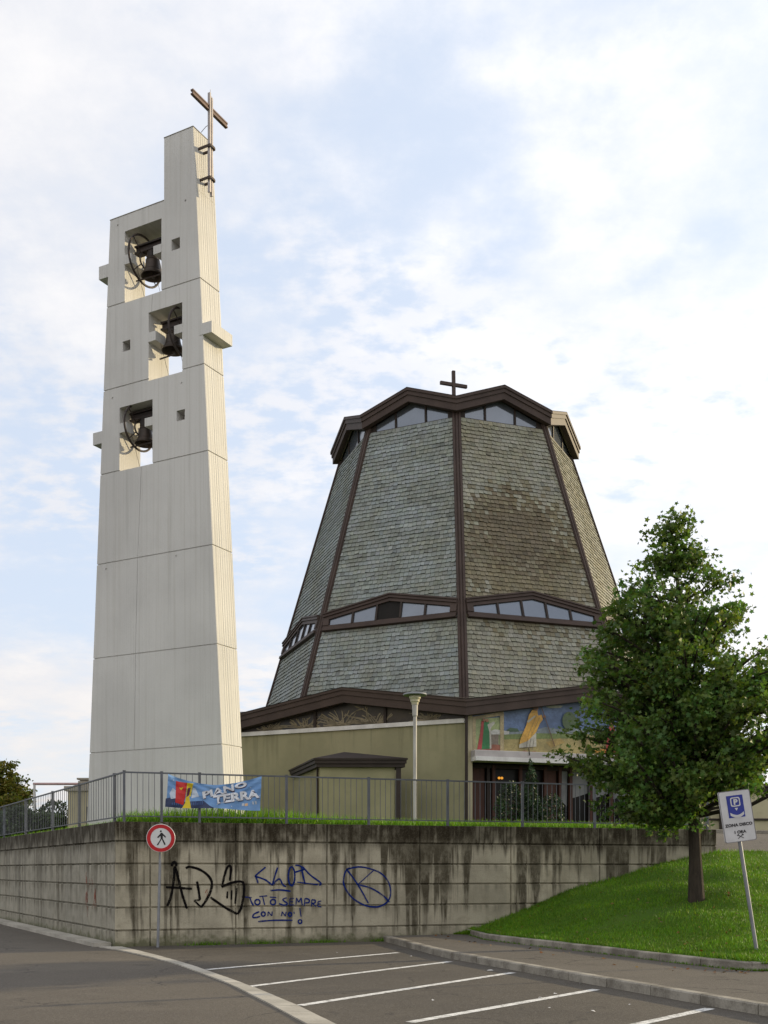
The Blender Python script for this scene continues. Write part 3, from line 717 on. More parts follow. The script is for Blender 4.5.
def bpoly(mb, pts, off, mi):
    """outline cut into fine squares so it follows the waves of the cloth"""
    import bmesh
    bm = bmesh.new(); f = bm.faces.new([bm.verts.new((*cpx(x, y), 0)) for x, y in pts])
    for k in range(1, 40): bmesh.ops.bisect_plane(bm, geom=bm.verts[:] + bm.edges[:] + bm.faces[:], plane_co=(k / 40, 0, 0), plane_no=(1, 0, 0))
    for k in range(1, 10): bmesh.ops.bisect_plane(bm, geom=bm.verts[:] + bm.edges[:] + bm.faces[:], plane_co=(0, k / 10, 0), plane_no=(0, 1, 0))
    for f in bm.faces: mb.poly([bpos(v.co.x, v.co.y, off) for v in f.verts], mi)
    bm.free()
g = MB()
for i in range(60):
    for j in range(14):
        g.poly([bpos(i / 60, j / 14), bpos((i + 1) / 60, j / 14), bpos((i + 1) / 60, (j + 1) / 14), bpos(i / 60, (j + 1) / 14)])
BB = generic('banner_blue', (.12, .24, .46), (.16, .29, .50), 2.2, .6, .1)
cloth = g.build('cloth', BB, ban, smooth=True)
g = MB()
bpoly(g, [(14, 268), (14, 205), (60, 192), (150, 225), (300, 222), (345, 262), (380, 280), (382, 283)], .003, 0)
bpoly(g, [(40, 165), (62, 122), (86, 140), (96, 200), (52, 206)], .004, 1); bpoly(g, [(212, 120), (235, 130), (262, 190), (205, 200)], .004, 1)
bpoly(g, [(84, 68), (166, 84), (160, 185), (148, 250), (86, 232)], .006, 2)
bpoly(g, [(166, 84), (212, 88), (200, 186), (166, 190)], .006, 3); bpoly(g, [(174, 122), (196, 118), (188, 178), (168, 190)], .009, 4)
bpoly(g, [(164, 188), (190, 190), (206, 276), (140, 272), (160, 236)], .0065, 3)
bpoly(g, [(112, 116), (125, 122), (138, 114), (136, 124), (126, 138), (115, 126)], .010, 3)
for x in range(60, 300, 16): bpoly(g, [(x, 240 - (x % 3) * 9), (x + 7, 232 - (x % 5) * 4), (x + 9, 250), (x + 2, 254)], .0045, 5)
bpoly(g, [(595, 240), (612, 236), (612, 256), (595, 258)], .004, 1); bpoly(g, [(616, 240), (640, 236), (640, 256), (616, 258)], .004, 6)
bpoly(g, [(672, 225), (684, 222), (690, 246), (676, 246)], .004, 1); bpoly(g, [(692, 222), (708, 220), (712, 244), (700, 246)], .004, 1)
for x, y in ((60, 60), (250, 90), (510, 262), (726, 180), (450, 110), (330, 160), (655, 120), (400, 250)): bpoly(g, [(x, y), (x + 7, y - 2), (x + 8, y + 5), (x + 2, y + 7)], .004, 1)
g.build('printed_picture', [flat('print_navy', (.030, .042, .10)), flat('print_pale', (.46, .52, .60)), flat('print_red', (.50, .025, .022)), flat('print_yellow', (.62, .47, .02)),
                            flat('print_plum', (.10, .025, .06)), flat('print_blue', (.05, .10, .25)), flat('print_orange', (.62, .40, .22))], ban)
g = MB()
def btext(s, cx, cy, size, ang, off, mi, bold=.0, sx=1.0, shear=.0):
    ca, sa = math.cos(R(ang)), math.sin(R(ang))
    def fn(x, y):
        x = x * sx + y * shear
        X = cx + (x * ca - y * sa); Y = cy - (x * sa + y * ca)
        return bpos(*cpx(X, Y), off)
    put_text(g, s, size, fn, bold * size * .5, 'CENTER', 1.0, mi)
for dx, dy, off, mi in ((4, 6, .011, 1), (0, 0, .014, 0)):
    btext('PIAN', 412 + dx, 176 + dy, 70, 13, off, mi, .06 if mi else .09, 1.62)
    btext('TERRA', 552 + dx, 220 + dy, 84, 9, off, mi, .06 if mi else .09, 1.38)
    btext('O', 582 + dx, 122 + dy, 46, 14, off, mi, .12, 2.5)
for k in range(20):
    x = 425 + k * 13; bpoly(g, [(x, 240 - k * 2.6), (x + random.randint(5, 11), 239 - k * 2.6), (x + 9, 243 - k * 2.6), (x, 245 - k * 2.6)], .006, 0)
g.build('lettering', [flat('print_white', (.66, .68, .72)), flat('print_shade', (.06, .05, .09))], ban)

# ------------------------------------------------------------------ signs
ps = thing('no_pedestrians_sign', (-4.67, 22.55, 0), 'round red rimmed no pedestrians sign on a thin post against the wall', 'road sign')
g = MB(); ptop = Vector((-4.61, 22.62, 2.56)); pb = Vector((-4.67, 22.58, -.02))
g.tube([pb, pb.lerp(ptop, .5), ptop], .029, 12); g.build('pole', STEEL, ps, smooth=False)
dc = Vector((-4.59, 22.50, 2.255)); su = Vector((.985, .17, 0)).normalized(); sn = Vector((su.y, -su.x, 0)); sz = Vector((0, 0, 1))
g = MB(); g.lathe(dc, [(0, .0), (.288, .0), (.293, -.006), (.293, -.03), (.288, -.034), (0, -.034)], 40, X=su, Y=sz, Z=sn); g.build('disc', PLASTW, ps)
def ring(mb, c, r0, r1, off, n=48, mi=0):
    for k in range(n):
        a, b = 2 * math.pi * k / n, 2 * math.pi * (k + 1) / n
        f = lambda r, t: c + su * (r * math.cos(t)) + sz * (r * math.sin(t)) + sn * off
        mb.poly([f(r0, a), f(r1, a), f(r1, b), f(r0, b)], mi)
g = MB(); ring(g, dc, .208, .282, .003); g.build('red_rim', flat('sign_red', (.42, .008, .012), .35), ps)
g = MB()
def pf(x, y): return dc + su * ((x - 368) / 245 * .293) + sz * ((370 - y) / 245 * .293) + sn * .004
for pts in ([(352, 258), (356, 240), (368, 234), (380, 238), (386, 252), (380, 264), (366, 268), (355, 266)],
            [(366, 280), (385, 274), (402, 288), (452, 340), (452, 358), (438, 360), (403, 325), (402, 380), (366, 382), (362, 330), (330, 365), (308, 362), (312, 345), (350, 305)],
            [(366, 378), (384, 384), (352, 440), (322, 492), (300, 490), (310, 466), (340, 425)],
            [(384, 384), (402, 376), (425, 425), (448, 470), (445, 486), (428, 484), (405, 440)]):
    g.poly([pf(*p) for p in pts])
g.build('walking_figure', flat('sign_black', (.008, .008, .010), .4), ps)
for h_ in (-.12, .10):
    g = MB(); g.box(dc - su * .05 + sn * -.05 + sz * h_, su * .1, sn * .015, sz * .04); g.build('clamp', STEEL, ps)

PLASTG = generic('dull_white_sign_face', (.45, .44, .44), (.39, .38, .38), 4, .4, .02, spec=.4)
pk = thing('parking_sign', (5.80, 17.0, lawn_z(5.8, 17.0)), 'white and blue parking sign leaning left on a grey pole in the grass', 'road sign')
lean = R(8.8); ub = Vector((-math.sin(lean), 0, math.cos(lean))); ua = Vector((math.cos(lean) * .97, .22, math.sin(lean) * .80)).normalized()
un = ua.cross(ub).normalized(); 
if un.y > 0: un = -un
b0 = Vector((5.80, 17.0, lawn_z(5.8, 17.0) - .1)); tp = b0 + ub * 2.45
g = MB(); g.tube([b0, b0.lerp(tp, .5), tp], .03, 12); g.build('pole', STEEL, pk)
pc = b0 + ub * 2.18 + un * .048
def pp(x, y, off=0.0): return pc + ua * (x * 1.17) + ub * y + un * off
def rrect(x0, x1, y0, y1, r, n=5):
    out = []
    for cx, cy, a0 in ((x1 - r, y1 - r, 0), (x0 + r, y1 - r, 90), (x0 + r, y0 + r, 180), (x1 - r, y0 + r, 270)):
        for k in range(n + 1):
            a = R(a0 + 90 * k / n); out.append((cx + r * math.cos(a), cy + r * math.sin(a)))
    return out
g = MB(); g.prism([pp(x, y) for x, y in rrect(-.232, .232, -.40, .40, .03)], -un * .018); g.build('plate', PLASTG, pk)
g = MB(); o = rrect(-.232, .232, -.40, .40, .03); i = rrect(-.222, .222, -.39, .39, .025)
for k in range(len(o)):
    k2 = (k + 1) % len(o); g.poly([pp(*o[k], .002), pp(*o[k2], .002), pp(*i[k2], .002), pp(*i[k], .002)])
g.build('border', flat('sign_grey', (.16, .15, .16)), pk)
def sgn(x, y):  # crop pixels to plate metres
    cx, cy = 368, 505; dx, dy = x - cx, -(y - cy)
    a = R(-8.5); X = dx * math.cos(-a) - dy * math.sin(-a); 
    return ((dx * math.cos(a) - dy * math.sin(a)) / 480 * .46 * .98, (dx * math.sin(a) + dy * math.cos(a)) / 800 * .80 * .98)
g = MB(); g.poly([pp(-.125, -.02 + .0, .004), pp(.115, -.02, .004), pp(.115, .325, .004), pp(-.125, .325, .004)]); bp = g.build('blue_panel', flat('sign_blue', (.012, .022, .20), .4), pk)
g = MB(); o = rrect(-.075, .068, .150, .295, .03); i = rrect(-.058, .051, .167, .278, .02)
for k in range(len(o)):
    k2 = (k + 1) % len(o); g.poly([pp(*o[k], .007), pp(*o[k2], .007), pp(*i[k2], .007), pp(*i[k], .007)])
put_text(g, 'P', .115, lambda x, y: pp(x - .002, y + .182, .007), .006)
g.poly([pp(-.028, .128, .007), pp(.024, .128, .007), pp(-.002, .085, .007)][::-1])
arc = [(-.10 + .20 * k / 8, .062 - .045 * math.sin(math.pi * k / 8)) for k in range(9)]
for k in range(8): g.poly([pp(arc[k][0], arc[k][1] - .045, .007), pp(arc[k + 1][0], arc[k + 1][1] - .045, .007), pp(arc[k + 1][0], arc[k + 1][1] - .0, .007), pp(arc[k][0], arc[k][1], .007)])
g.build('pictogram', PLASTG, pk)
g = MB()
put_text(g, 'ZONA DISCO', .062, lambda x, y: pp(x, y - .155, .005), .003, space=1.05)
put_text(g, '1 ORA', .062, lambda x, y: pp(x, y - .268, .005), .003)
for sgnx in (1, -1):
    g.poly([pp(sgnx * -.045, -.345, .005), pp(sgnx * -.038, -.352, .005), pp(sgnx * .036, -.297, .005), pp(sgnx * .029, -.290, .005)][::sgnx])
    g.poly([pp(sgnx * .018, -.288, .005), pp(sgnx * .036, -.310, .005), pp(sgnx * .050, -.298, .005), pp(sgnx * .032, -.276, .005)][::sgnx])
g.build('lettering', flat('sign_ink', (.02, .016, .02)), pk)
for h_ in (.15, -.25):
    g = MB(); g.box(pp(-.06, h_, -.03), ua * .12, un * .012, ub * .05); g.build('clamp', STEEL, pk)

# ------------------------------------------------------------------ lamp
lx, ly = .906, 32.0
lm = thing('street_lamp', (lx, ly, TZ), 'slim pale lamp post with a flat round cap behind the railing', 'street lamp')
g = MB(); g.lathe((lx, ly, 0), [(.054, TZ - .1), (.054, 6.08), (.062, 6.085), (.062, 6.10), (.075, 6.11), (.085, 6.40), (.085, 6.43)], 16); g.build('pole', generic('dull_white_paint', (.42, .395, .365), (.30, .28, .26), 2.5, .6, .05, st=(4, 4, .4)), lm)
g = MB(); g.lathe((lx, ly, 0), [(.095, 6.43), (.105, 6.50), (.13, 6.52), (.135, 6.58), (.165, 6.62), (.17, 6.69)], 20); g.build('diffuser', generic('lamp_diffuser', (.50, .45, .32), (.42, .38, .27), 3, .35, .02), lm)
g = MB(); g.lathe((lx, ly, 0), [(0, 6.70), (.33, 6.70), (.355, 6.715), (.34, 6.75), (.18, 6.79), (0, 6.80)], 28); g.build('cap', STEEL, lm)

# ------------------------------------------------------------------ bell tower
TA = .496
TU = Vector((math.cos(TA), -math.sin(TA), 0)); TV = Vector((math.sin(TA), math.cos(TA), 0)); TO = Vector((-5.639, 38.0, 0))
def tq(u, v, z): return TO + TU * u + TV * v + Vector((0, 0, z))
def uc(z): return -.934 * (z - 6) / 16
def ul(z): return -(6.095 - .794 * (z - 6) / 16)
def v0(z): return .028 * (z - 6) / 16
def v1(z): return 1.181 - .028 * (z - 6) / 16
tower = thing('bell_tower', tq(-3, .6, TZ), 'tall tapering pale concrete bell tower with three square bell openings', 'bell tower')
TJ = [2.2, 5.968, 9.477, 12.964, 16.289, 19.371, 22.436, 25.62, 27.86]
def tprism(g, u0f, u1f, z0, z1, ins=0.0):
    a, b = z0, z1
    g.hexa([tq(u0f(a) + ins, v0(a) + ins, a), tq(u1f(a) - ins, v0(a) + ins, a), tq(u1f(a) - ins, v1(a) - ins, a), tq(u0f(a) + ins, v1(a) - ins, a),
            tq(u0f(b) + ins, v0(b) + ins, b), tq(u1f(b) - ins, v0(b) + ins, b), tq(u1f(b) - ins, v1(b) - ins, b), tq(u0f(b) + ins, v1(b) - ins, b)])
segs = MB(); core = MB()
def useam(z): return -3.55 - .03 * (16 - z) if z < 16.29 else -3.45 + .06 * (z - 16)
ustep = lambda z: -2.58
for i in range(7):
    a = TJ[i] + (.022 if i else 0); b = TJ[i + 1] - (.022 if i < 6 else 0)
    tprism(segs, ul, uc, a, b)
tprism(segs, ustep, uc, TJ[7] + .0, TJ[8]); 
tprism(core, ul, uc, TJ[0], TJ[7] - .04, .028)
cut = MB()
OPS = [(-4.42, -2.70, 22.40, 25.02), (-3.29, -1.75, 19.30, 21.77), (-4.66, -3.10, 16.27, 18.60)]
for a, b, c, d in OPS: cut.box(tq(a, -1, c), TU * (b - a), TV * 4, (0, 0, d - c))
for a, b, c, d in ((-2.24, -1.86, 23.72, 24.12), (-4.51, -4.15, 20.62, 21.0), (-2.0, -1.63, 17.58, 17.95)): cut.box(tq(a, -1, c), TU * (b - a), TV * 4, (0, 0, d - c))
for u, z in ((-4.76, 25.34), (-1.61, 25.34), (-1.78, 18.89), (-5.0, 19.02), (-2.01, 12.78), (-5.3, 12.75)): cut.box(tq(u - .035, -.2, z - .035), TU * .07, TV * .28, (0, 0, .07))
# shallow vertical seam in the front face
for z0, z1, u0, u1 in ((5.99, 9.45, -3.94, -3.885), (9.50, 12.94, -3.885, -3.79), (12.99, 16.24, -3.79, -3.62), (19.40, 22.38, -3.32, -3.11)):
    cut.hexa([tq(u0 - .008, -.2, z0), tq(u0 + .008, -.2, z0), tq(u0 + .008, .022, z0), tq(u0 - .008, .022, z0), tq(u1 - .008, -.2, z1), tq(u1 + .008, -.2, z1), tq(u1 + .008, .05, z1), tq(u1 - .008, .05, z1)])
def tuv(co, n):
    d = co - TO
    return ((d.dot(TV) if abs(n.dot(TU)) > .6 else d.dot(TU)), co.z)
def boolean(o, cutter):
    m = o.modifiers.new('cut', 'BOOLEAN'); m.operation = 'DIFFERENCE'; m.solver = 'EXACT'; m.object = cutter; m.use_self = True
    dg = bpy.context.evaluated_depsgraph_get(); dg.update()
    me = bpy.data.meshes.new_from_object(o.evaluated_get(dg)); o.modifiers.remove(m)
    return me
cut2 = MB()
for a, b, c, d in OPS: cut2.box(tq(a - .004, -1, c - .004), TU * (b - a + .008), TV * 4, (0, 0, d - c + .008))
for a, b, c, d in ((-2.24, -1.86, 23.72, 24.12), (-4.51, -4.15, 20.62, 21.0), (-2.0, -1.63, 17.58, 17.95)): cut2.box(tq(a - .004, -1, c - .004), TU * (b - a + .008), TV * 4, (0, 0, d - c + .008))
cu2 = cut2.build('cutter', TOW, tower)
so1 = segs.build('shaft', TOW, tower); so2 = core.build('shaft_core', TOW, tower); cu_ = cut.build('cutter', TOW, tower)
bpy.context.view_layer.update()
m1 = boolean(so1, cu_); m2 = boolean(so2, cu2)
fin = MB()
for me in (m1, m2):
    for p in me.polygons:
        wn_ = Vector(p.normal)
        fin.poly([Vector(me.vertices[i].co) + tower.location for i in p.vertices], 1 if wn_.dot(TU) > .6 else 0)
for o in (so1, so2, cu_, cu2):
    me = o.data; bpy.data.objects.remove(o); bpy.data.meshes.remove(me)
fin.build('shaft', [TOW, TOWS], tower, uvf=tuv)
fl_ = MB()
for i in range(8):
    a = TJ[i] + (.03 if i else 0); b = TJ[i + 1] - (.03 if i != 6 else 0)
    if i == 7: b -= .01
    w0 = v1(a) - v0(a); nst = 9
    for q in range(nst):
        f0 = (q + .16) / nst; f1 = (q + .86) / nst; hgt = random.uniform(.005, .010)
        def at(f, z, o): return tq(uc(z) + o, v0(z) + (v1(z) - v0(z)) * f, z)
        fl_.hexa([at(f0, a, .001), at(f0 + .02, a, hgt), at(f1 - .02, a, hgt), at(f1, a, .001), at(f0, b, .001), at(f0 + .02, b, hgt), at(f1 - .02, b, hgt), at(f1, b, .001)])
fl_.build('fluting', TOWS, tower, uvf=tuv)
def tblock(name, u0_, u1_, va, vb, z0, z1, m=None):
    g = MB(); g.box(tq(u0_, va, z0), TU * (u1_ - u0_), TV * (vb - va), (0, 0, z1 - z0)); return g.build(name, m or TOWS, tower, uvf=tuv)
tblock('ledge', -5.74, -5.10, .10, 1.05, 23.62, 24.10); tblock('ledge', -.98, -.44, .012, 1.22, 20.40, 20.80); tblock('ledge', -6.03, -5.40, .10, 1.05, 17.50, 17.95)
for (a, b, c, d) in OPS:
    zb = c + 1.40
    tblock('bell_bearer', a - .01, a + .34, .012, 1.17, zb, zb + .34); tblock('bell_bearer', b - .36, b + .01, .012, 1.17, zb, zb + .30)
# coping films
for z, a, b in ((25.62, ul(25.6), -2.58), (27.86, -2.58, uc(27.86))):
    tblock('coping', a - .012, b + (.012 if z > 26 else -.002), v0(z) - .012, v1(z) + .012, z + .003, z + .028, m=CONC)
# cross on the flank
def tbar(g, u, v, z, du, dv, dz): g.box(tq(u, v, z), TU * du, TV * dv, (0, 0, dz))
crs = MB()
ucr = uc(27) + .36; vc = .43
tbar(crs, ucr, vc - .09, 25.58, .10, .055, 3.52); tbar(crs, ucr, vc + .035, 25.50, .10, .055, 3.48); tbar(crs, ucr + .05, vc - .025, 25.62, .03, .06, 3.4)
tbar(crs, ucr + .04, vc - .005, 29.0, .012, .012, .26)
cr_ = crs.build('cross', CROSS, tower)
arm = MB(); za = 28.55
tbar(arm, ucr - .04, vc - 1.0, za + .06, .11, 2.0, .055); tbar(arm, ucr - .04, vc - 1.0, za - .07, .11, 2.0, .055); tbar(arm, ucr + .02, vc - .99, za - .012, .03, 1.98, .08)
arm.build('cross_arm', CROSSB, cr_)
br = MB()
for z in (27.15, 26.02): tbar(br, uc(z) - .05, vc - .155, z, ucr - uc(z) + .20, .035, .09); tbar(br, uc(z) - .05, vc + .125, z, ucr - uc(z) + .20, .035, .09); tbar(br, ucr + .13, vc - .11, z + .02, .03, .23, .08)
br.build('bracket', BROWN, cr_)
g = MB(); g.tube([tq(-1.22, .42, 27.86), tq(-1.0, .42, 28.0), tq(-.85, .43, 28.02)], .010, 6); g.build('cable', IRON, tower)

# bells
def make_bell(uw, ub, z_rim, zb, dia, wr, lab, lo, hi):
    b = thing('church_bell', tq(ub, .59, z_rim), lab, 'bell', 'bells hanging in the tower')
    r = dia / 2; h = dia * .80
    g = MB(); prof = [(0, h + .03), (r * .30, h + .02), (r * .50, h - .03), (r * .58, h * .80), (r * .62, h * .55), (r * .70, h * .32), (r * .84, h * .12), (r * 1.0, .0), (r * .96, -.01), (r * .88, .03), (r * .66, h * .3), (r * .54, h * .6), (r * .4, h * .85), (0, h * .93)]
    g.lathe(tq(ub, .59, z_rim), prof, 28, X=TU, Y=TV); g.build('bell_cup', BRONZE, b, smooth=True)
    for dz in (.05, h * .30, h * .82):
      g = MB(); g.lathe(tq(ub, .59, z_rim + dz), [(r * (1.0 if dz < .1 else .72 if dz < h * .5 else .6), -.012), (r * (1.01 if dz < .1 else .735 if dz < h * .5 else .615), 0), (r * (1.0 if dz < .1 else .72 if dz < h * .5 else .6), .012)], 28, X=TU, Y=TV)
      g.build('moulding', BRONZE, b)
    g = MB(); g.tube([tq(ub, .59, z_rim + h * .9), tq(ub + .03, .60, z_rim + .05)], .02, 8); g.lathe(tq(ub + .03, .60, z_rim - .02), [(0, -.07), (.05, -.04), (.062, 0), (.05, .04), (0, .07)], 12); g.build('clapper', IRON, b)
    zy = zb + .56
    g = MB(); a0, a1 = min(uw, lo + .1), hi - .02
    if uw > ub: a0, a1 = lo + .2, hi - .02
    g.box(tq(a0, .44, zy), TU * (a1 - a0), TV * .30, (0, 0, .06)); g.box(tq(a0, .44, zy + .24), TU * (a1 - a0), TV * .30, (0, 0, .06)); g.box(tq(a0 + .01, .53, zy + .06), TU * (a1 - a0 - .02), TV * .12, (0, 0, .18))
    for s in (-.16, .16): g.box(tq(ub + s - .03, .50, z_rim + h - .02), TU * .06, TV * .18, (0, 0, zy + .02 - z_rim - h))
    g.box(tq(ub - .09, .46, z_rim + h), TU * .18, TV * .26, (0, 0, max(.05, zy - z_rim - h)))
    for k in range(3): g.box(tq(ub - .2 + .2 * k, .56, zy + .30), TU * .03, TV * .05, (0, 0, .08))
    g.build('yoke', IRON, b)
    zc = zy - .28
    g = MB(); n = 40
    c = [tq(uw, .59 + wr * math.cos(2 * math.pi * k / n), zc + wr * math.sin(2 * math.pi * k / n)) for k in range(n + 1)]
    g.tube(c, .040, 8, cap=False)
    c2 = [tq(uw, .59 + wr * .30 * math.cos(2 * math.pi * k / 20), zc + wr * .30 * math.sin(2 * math.pi * k / 20)) for k in range(21)]
    g.tube(c2, .03, 6, cap=False)
    for k in range(4):
        an = math.pi / 4 + k * math.pi / 2
        g.tube([tq(uw, .59 + wr * .3 * math.cos(an), zc + wr * .3 * math.sin(an)), tq(uw, .59 + wr * math.cos(an), zc + wr * math.sin(an))], .02, 6)
    g.build('wheel', IRON, b)
    g = MB(); zz = zc - wr * 1.02
    g.tube([tq(uw - .12, .25, zz + .03), tq(uw + 1.0 if uw < ub else uw - 1.0, .45, zz + .12)], .028, 6)
    g.build('striker_arm', IRON, b)
    g = MB()
    for du, dv in ((.1, .3), (.55, .75)): g.tube([tq(lo + .2 + du, dv, zb + .1), tq(lo + .55 + du, dv + .1, zb - 1.28)], .007, 5)
    g.build('cable', IRON, b)
    return b
make_bell(-3.95, -3.58, 23.42, 23.80, .86, .88, 'dark bronze bell with iron wheel in the topmost tower opening', -4.42, -2.70)
make_bell(-2.12, -2.62, 20.46, 20.70, .86, .86, 'dark bronze bell in the middle tower opening, wheel on its right side', -3.29, -1.75)
make_bell(-4.22, -3.92, 17.32, 17.67, .80, .80, 'dark bronze bell with iron wheel in the lowest tower opening', -4.66, -3.10)

# ------------------------------------------------------------------ church
CC = Vector((4.184, 60, 0)); ROT = -.0537
church = thing('church', CC + Vector((0, 0, TZ)), 'eight sided church with tall slate roof cone and brown metal gables', 'church')
def cv(r, k, z=0.0):
    a = ROT + math.pi / 4 * k
    return CC + Vector((r * math.sin(a), -r * math.cos(a), z))
def cm(r, k, z=0.0):  # mid of the chord k..k+1
    p = (cv(r, k) + cv(r, k + 1)) * .5; p.z = z; return p
RB, ZB, RT_, ZT_ = 11.10, 9.15, 6.40, 23.80
def WARP(v):
    # shell sheared a little to the left with height, to fit measured outlines
    v[:, 0] -= .28 * np.clip((v[:, 2] - 9.5) / 14.0, 0, 1.2); return v
def rad(z): return RB + (RT_ - RB) * (z - ZB) / (ZT_ - ZB)
def slates(k):
    g = MB()
    B0, B1, T0, T1 = cv(RB, k, ZB), cv(RB, k + 1, ZB), cv(RT_, k, ZT_), cv(RT_, k + 1, ZT_)
    e = (B1 - B0).normalized(); up = ((T0 + T1) * .5 - (B0 + B1) * .5); S = up.length; up.normalize(); n = e.cross(up).normalized()
    nr = int(S / .222)
    mid = (B0 + B1) * .5; wb = (B1 - B0).length / 2; wt = (T1 - T0).length / 2
    g.poly([B0 - n * .02, B1 - n * .02, T1 - n * .02, T0 - n * .02], 0, (.3, .3, .3))
    for r in range(nr):
        y0 = S * r / nr; y1 = S * (r + 1) / nr + .012; hw = wb + (wt - wb) * (y0 / S)
        w = .225; x = -hw - random.random() * .02 - (w / 2 if r % 2 else 0)
        rowv = random.uniform(.90, 1.08)
        while x < hw:
            ww = w * random.uniform(.86, 1.14); a = max(x, -hw); b = min(x + ww - .012, hw)
            x += ww
            if b - a < .03: continue
            l = .034 + random.random() * .022; t = .004
            d0 = random.uniform(-.024, .02); dr = random.uniform(-.018, .018)
            c = rowv * random.choice((.86, .94, 1.0, 1.0, 1.0, 1.06, 1.12)) * random.uniform(.95, 1.05)
            tint = (c * random.uniform(.97, 1.03), c, c * random.uniform(.96, 1.08))
            if k == 0:
                px = (a + b) / 2; q = math.hypot((px + .3) / 2.3, (y0 - 8.9) / 1.9) + random.uniform(-.45, .45)
                q2 = math.hypot((px - .0) / 3.7, (y0 - 7.3) / 3.3) + random.uniform(-.5, .4)
                if q < 1: tint = (tint[0] * .55, tint[1] * .46, tint[2] * .37)
                elif q2 < 1: tint = (tint[0] * .72, tint[1] * .65, tint[2] * .54)
            if k in (0, -1) and random.random() < .05: tint = tuple(v * .72 for v in tint)
            P = lambda X, Y, N: mid + e * X + up * Y + n * N
            ch = min(.05, (b - a) * .3) * random.random(); cz = ch * .9
            g.poly([P(a, y0 + d0 - dr + cz, l), P(a + ch, y0 + d0 - dr, l), P(b - ch * .6, y0 + d0 + dr, l), P(b, y0 + d0 + dr + cz * .6, l), P(b, y1, t), P(a, y1, t)], 0, tint)
            g.poly([P(a, y0 + d0 - dr + cz, -.01), P(b, y0 + d0 + dr + cz * .6, -.01), P(b, y0 + d0 + dr + cz * .6, l), P(b - ch * .6, y0 + d0 + dr, l), P(a + ch, y0 + d0 - dr, l), P(a, y0 + d0 - dr + cz, l)], 0, tint)
            if (a - (-hw)) > .01: g.poly([P(a, y1, t), P(a, y1, -.01), P(a, y0 + d0 - dr, -.01), P(a, y0 + d0 - dr, l)], 0, tint)
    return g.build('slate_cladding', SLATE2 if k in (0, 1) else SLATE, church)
for k in range(-2, 2): slates(k)
g = MB()
for k in (-4, -3, 2, 3): g.poly([cv(RB, k, ZB), cv(RB, k + 1, ZB), cv(RT_, k + 1, ZT_), cv(RT_, k, ZT_)], 0, (1, 1, 1))
g.build('rear_cladding', SLATE, church)
# ribs
for k in range(-4, 4):
    g = MB(); b = cv(RB, k, ZB - .35); t = cv(RT_, k, ZT_ + .05)
    d = (cv(RT_, k, ZT_) - cv(RB, k, ZB)).normalized(); b = cv(RB, k, ZB) - d * .4; t = cv(RT_, k, ZT_) + d * .28
    for s in (1, -1):
        f = (cv(RB, k + s) - cv(RB, k)).normalized()
        n = f.cross(d).normalized() * s
        if n.dot(cv(1, k) - CC) < 0: n = -n
        for o0, o1, h in ((.03, .205, .065), (.07, .155, .11)):
            g.hexa([b + f * o0 - n * .03, b + f * o1 - n * .03, b + f * o1 + n * h, b + f * o0 + n * h, t + f * o0 - n * .03, t + f * o1 - n * .03, t + f * o1 + n * h, t + f * o0 + n * h])
    rd = (cv(1, k) - CC).normalized()
    g.tube([b + rd * .05, t + rd * .05], .055, 8)
    g.build('rib', BROWN, church)
def ringloft(g, r0, r1, zv0, zm0, zv1, zm1, cap_in=None, mi=0):
    """gabled ring: r0/r1 radius at the lower and upper edge, heights at valley (v) and mid-face (m)"""
    for k in range(-4, 4):
        A0, A1, Bq0, Bq1 = cv(r0, k, zv0), cv(r1, k, zv1), cm(r0, k, zm0), cm(r1, k, zm1)
        C0, C1 = cv(r0, k + 1, zv0), cv(r1, k + 1, zv1)
        g.poly([A0, Bq0, Bq1, A1], mi); g.poly([Bq0, C0, C1, Bq1], mi)
def gable_fascia(r, zlo, rise, h, steps, out, r_in):
    g = MB(); n = len(steps); prev = None
    for i, f in enumerate(steps):
        a, b = zlo + h * (0 if i == 0 else steps[i - 1]), zlo + h * f
        rr = r + out * i
        ringloft(g, rr, rr, a, a + rise, b, b + rise)
        if i: ringloft(g, r + out * (i - 1), rr, a, a + rise, a, a + rise)
        else: ringloft(g, r_in, rr, a + .0, a + rise, a, a + rise)
    ringloft(g, rr, r_in, zlo + h, zlo + h + rise, zlo + h + .03, zlo + h + rise + .03)
    return g
gable_fascia(6.74, 23.98, .92, .66, (.50, .80, 1.0), .06, 6.45).build('crown_fascia', BROWN, church)
g = MB(); ringloft(g, 6.73, 6.32, 24.04, 24.96, 24.10, 25.02); g.build('crown_soffit', SOFFIT, church)
g = MB()
for k in range(-4, 4):
    ap = CC + Vector((0, 0, 25.0)); g.poly([cv(6.86, k, 24.66), cm(6.86, k, 25.58), ap]); g.poly([cm(6.86, k, 25.58), cv(6.86, k + 1, 24.66), ap])
g.build('crown_roof', BROWN2, church)
def facelocal(k, r):
    a, b = cv(r, k), cv(r, k + 1); e = (b - a); L = e.length; e.normalize(); n = Vector((e.y, -e.x, 0))
    if n.dot(a - CC) < 0: n = -n
    return (lambda s, z, o=0.0: a + e * s + n * o + Vector((0, 0, z))), L, e, n
BACKING = generic('dark_interior', (.012, .010, .009), (.009, .008, .007), 2, .9)
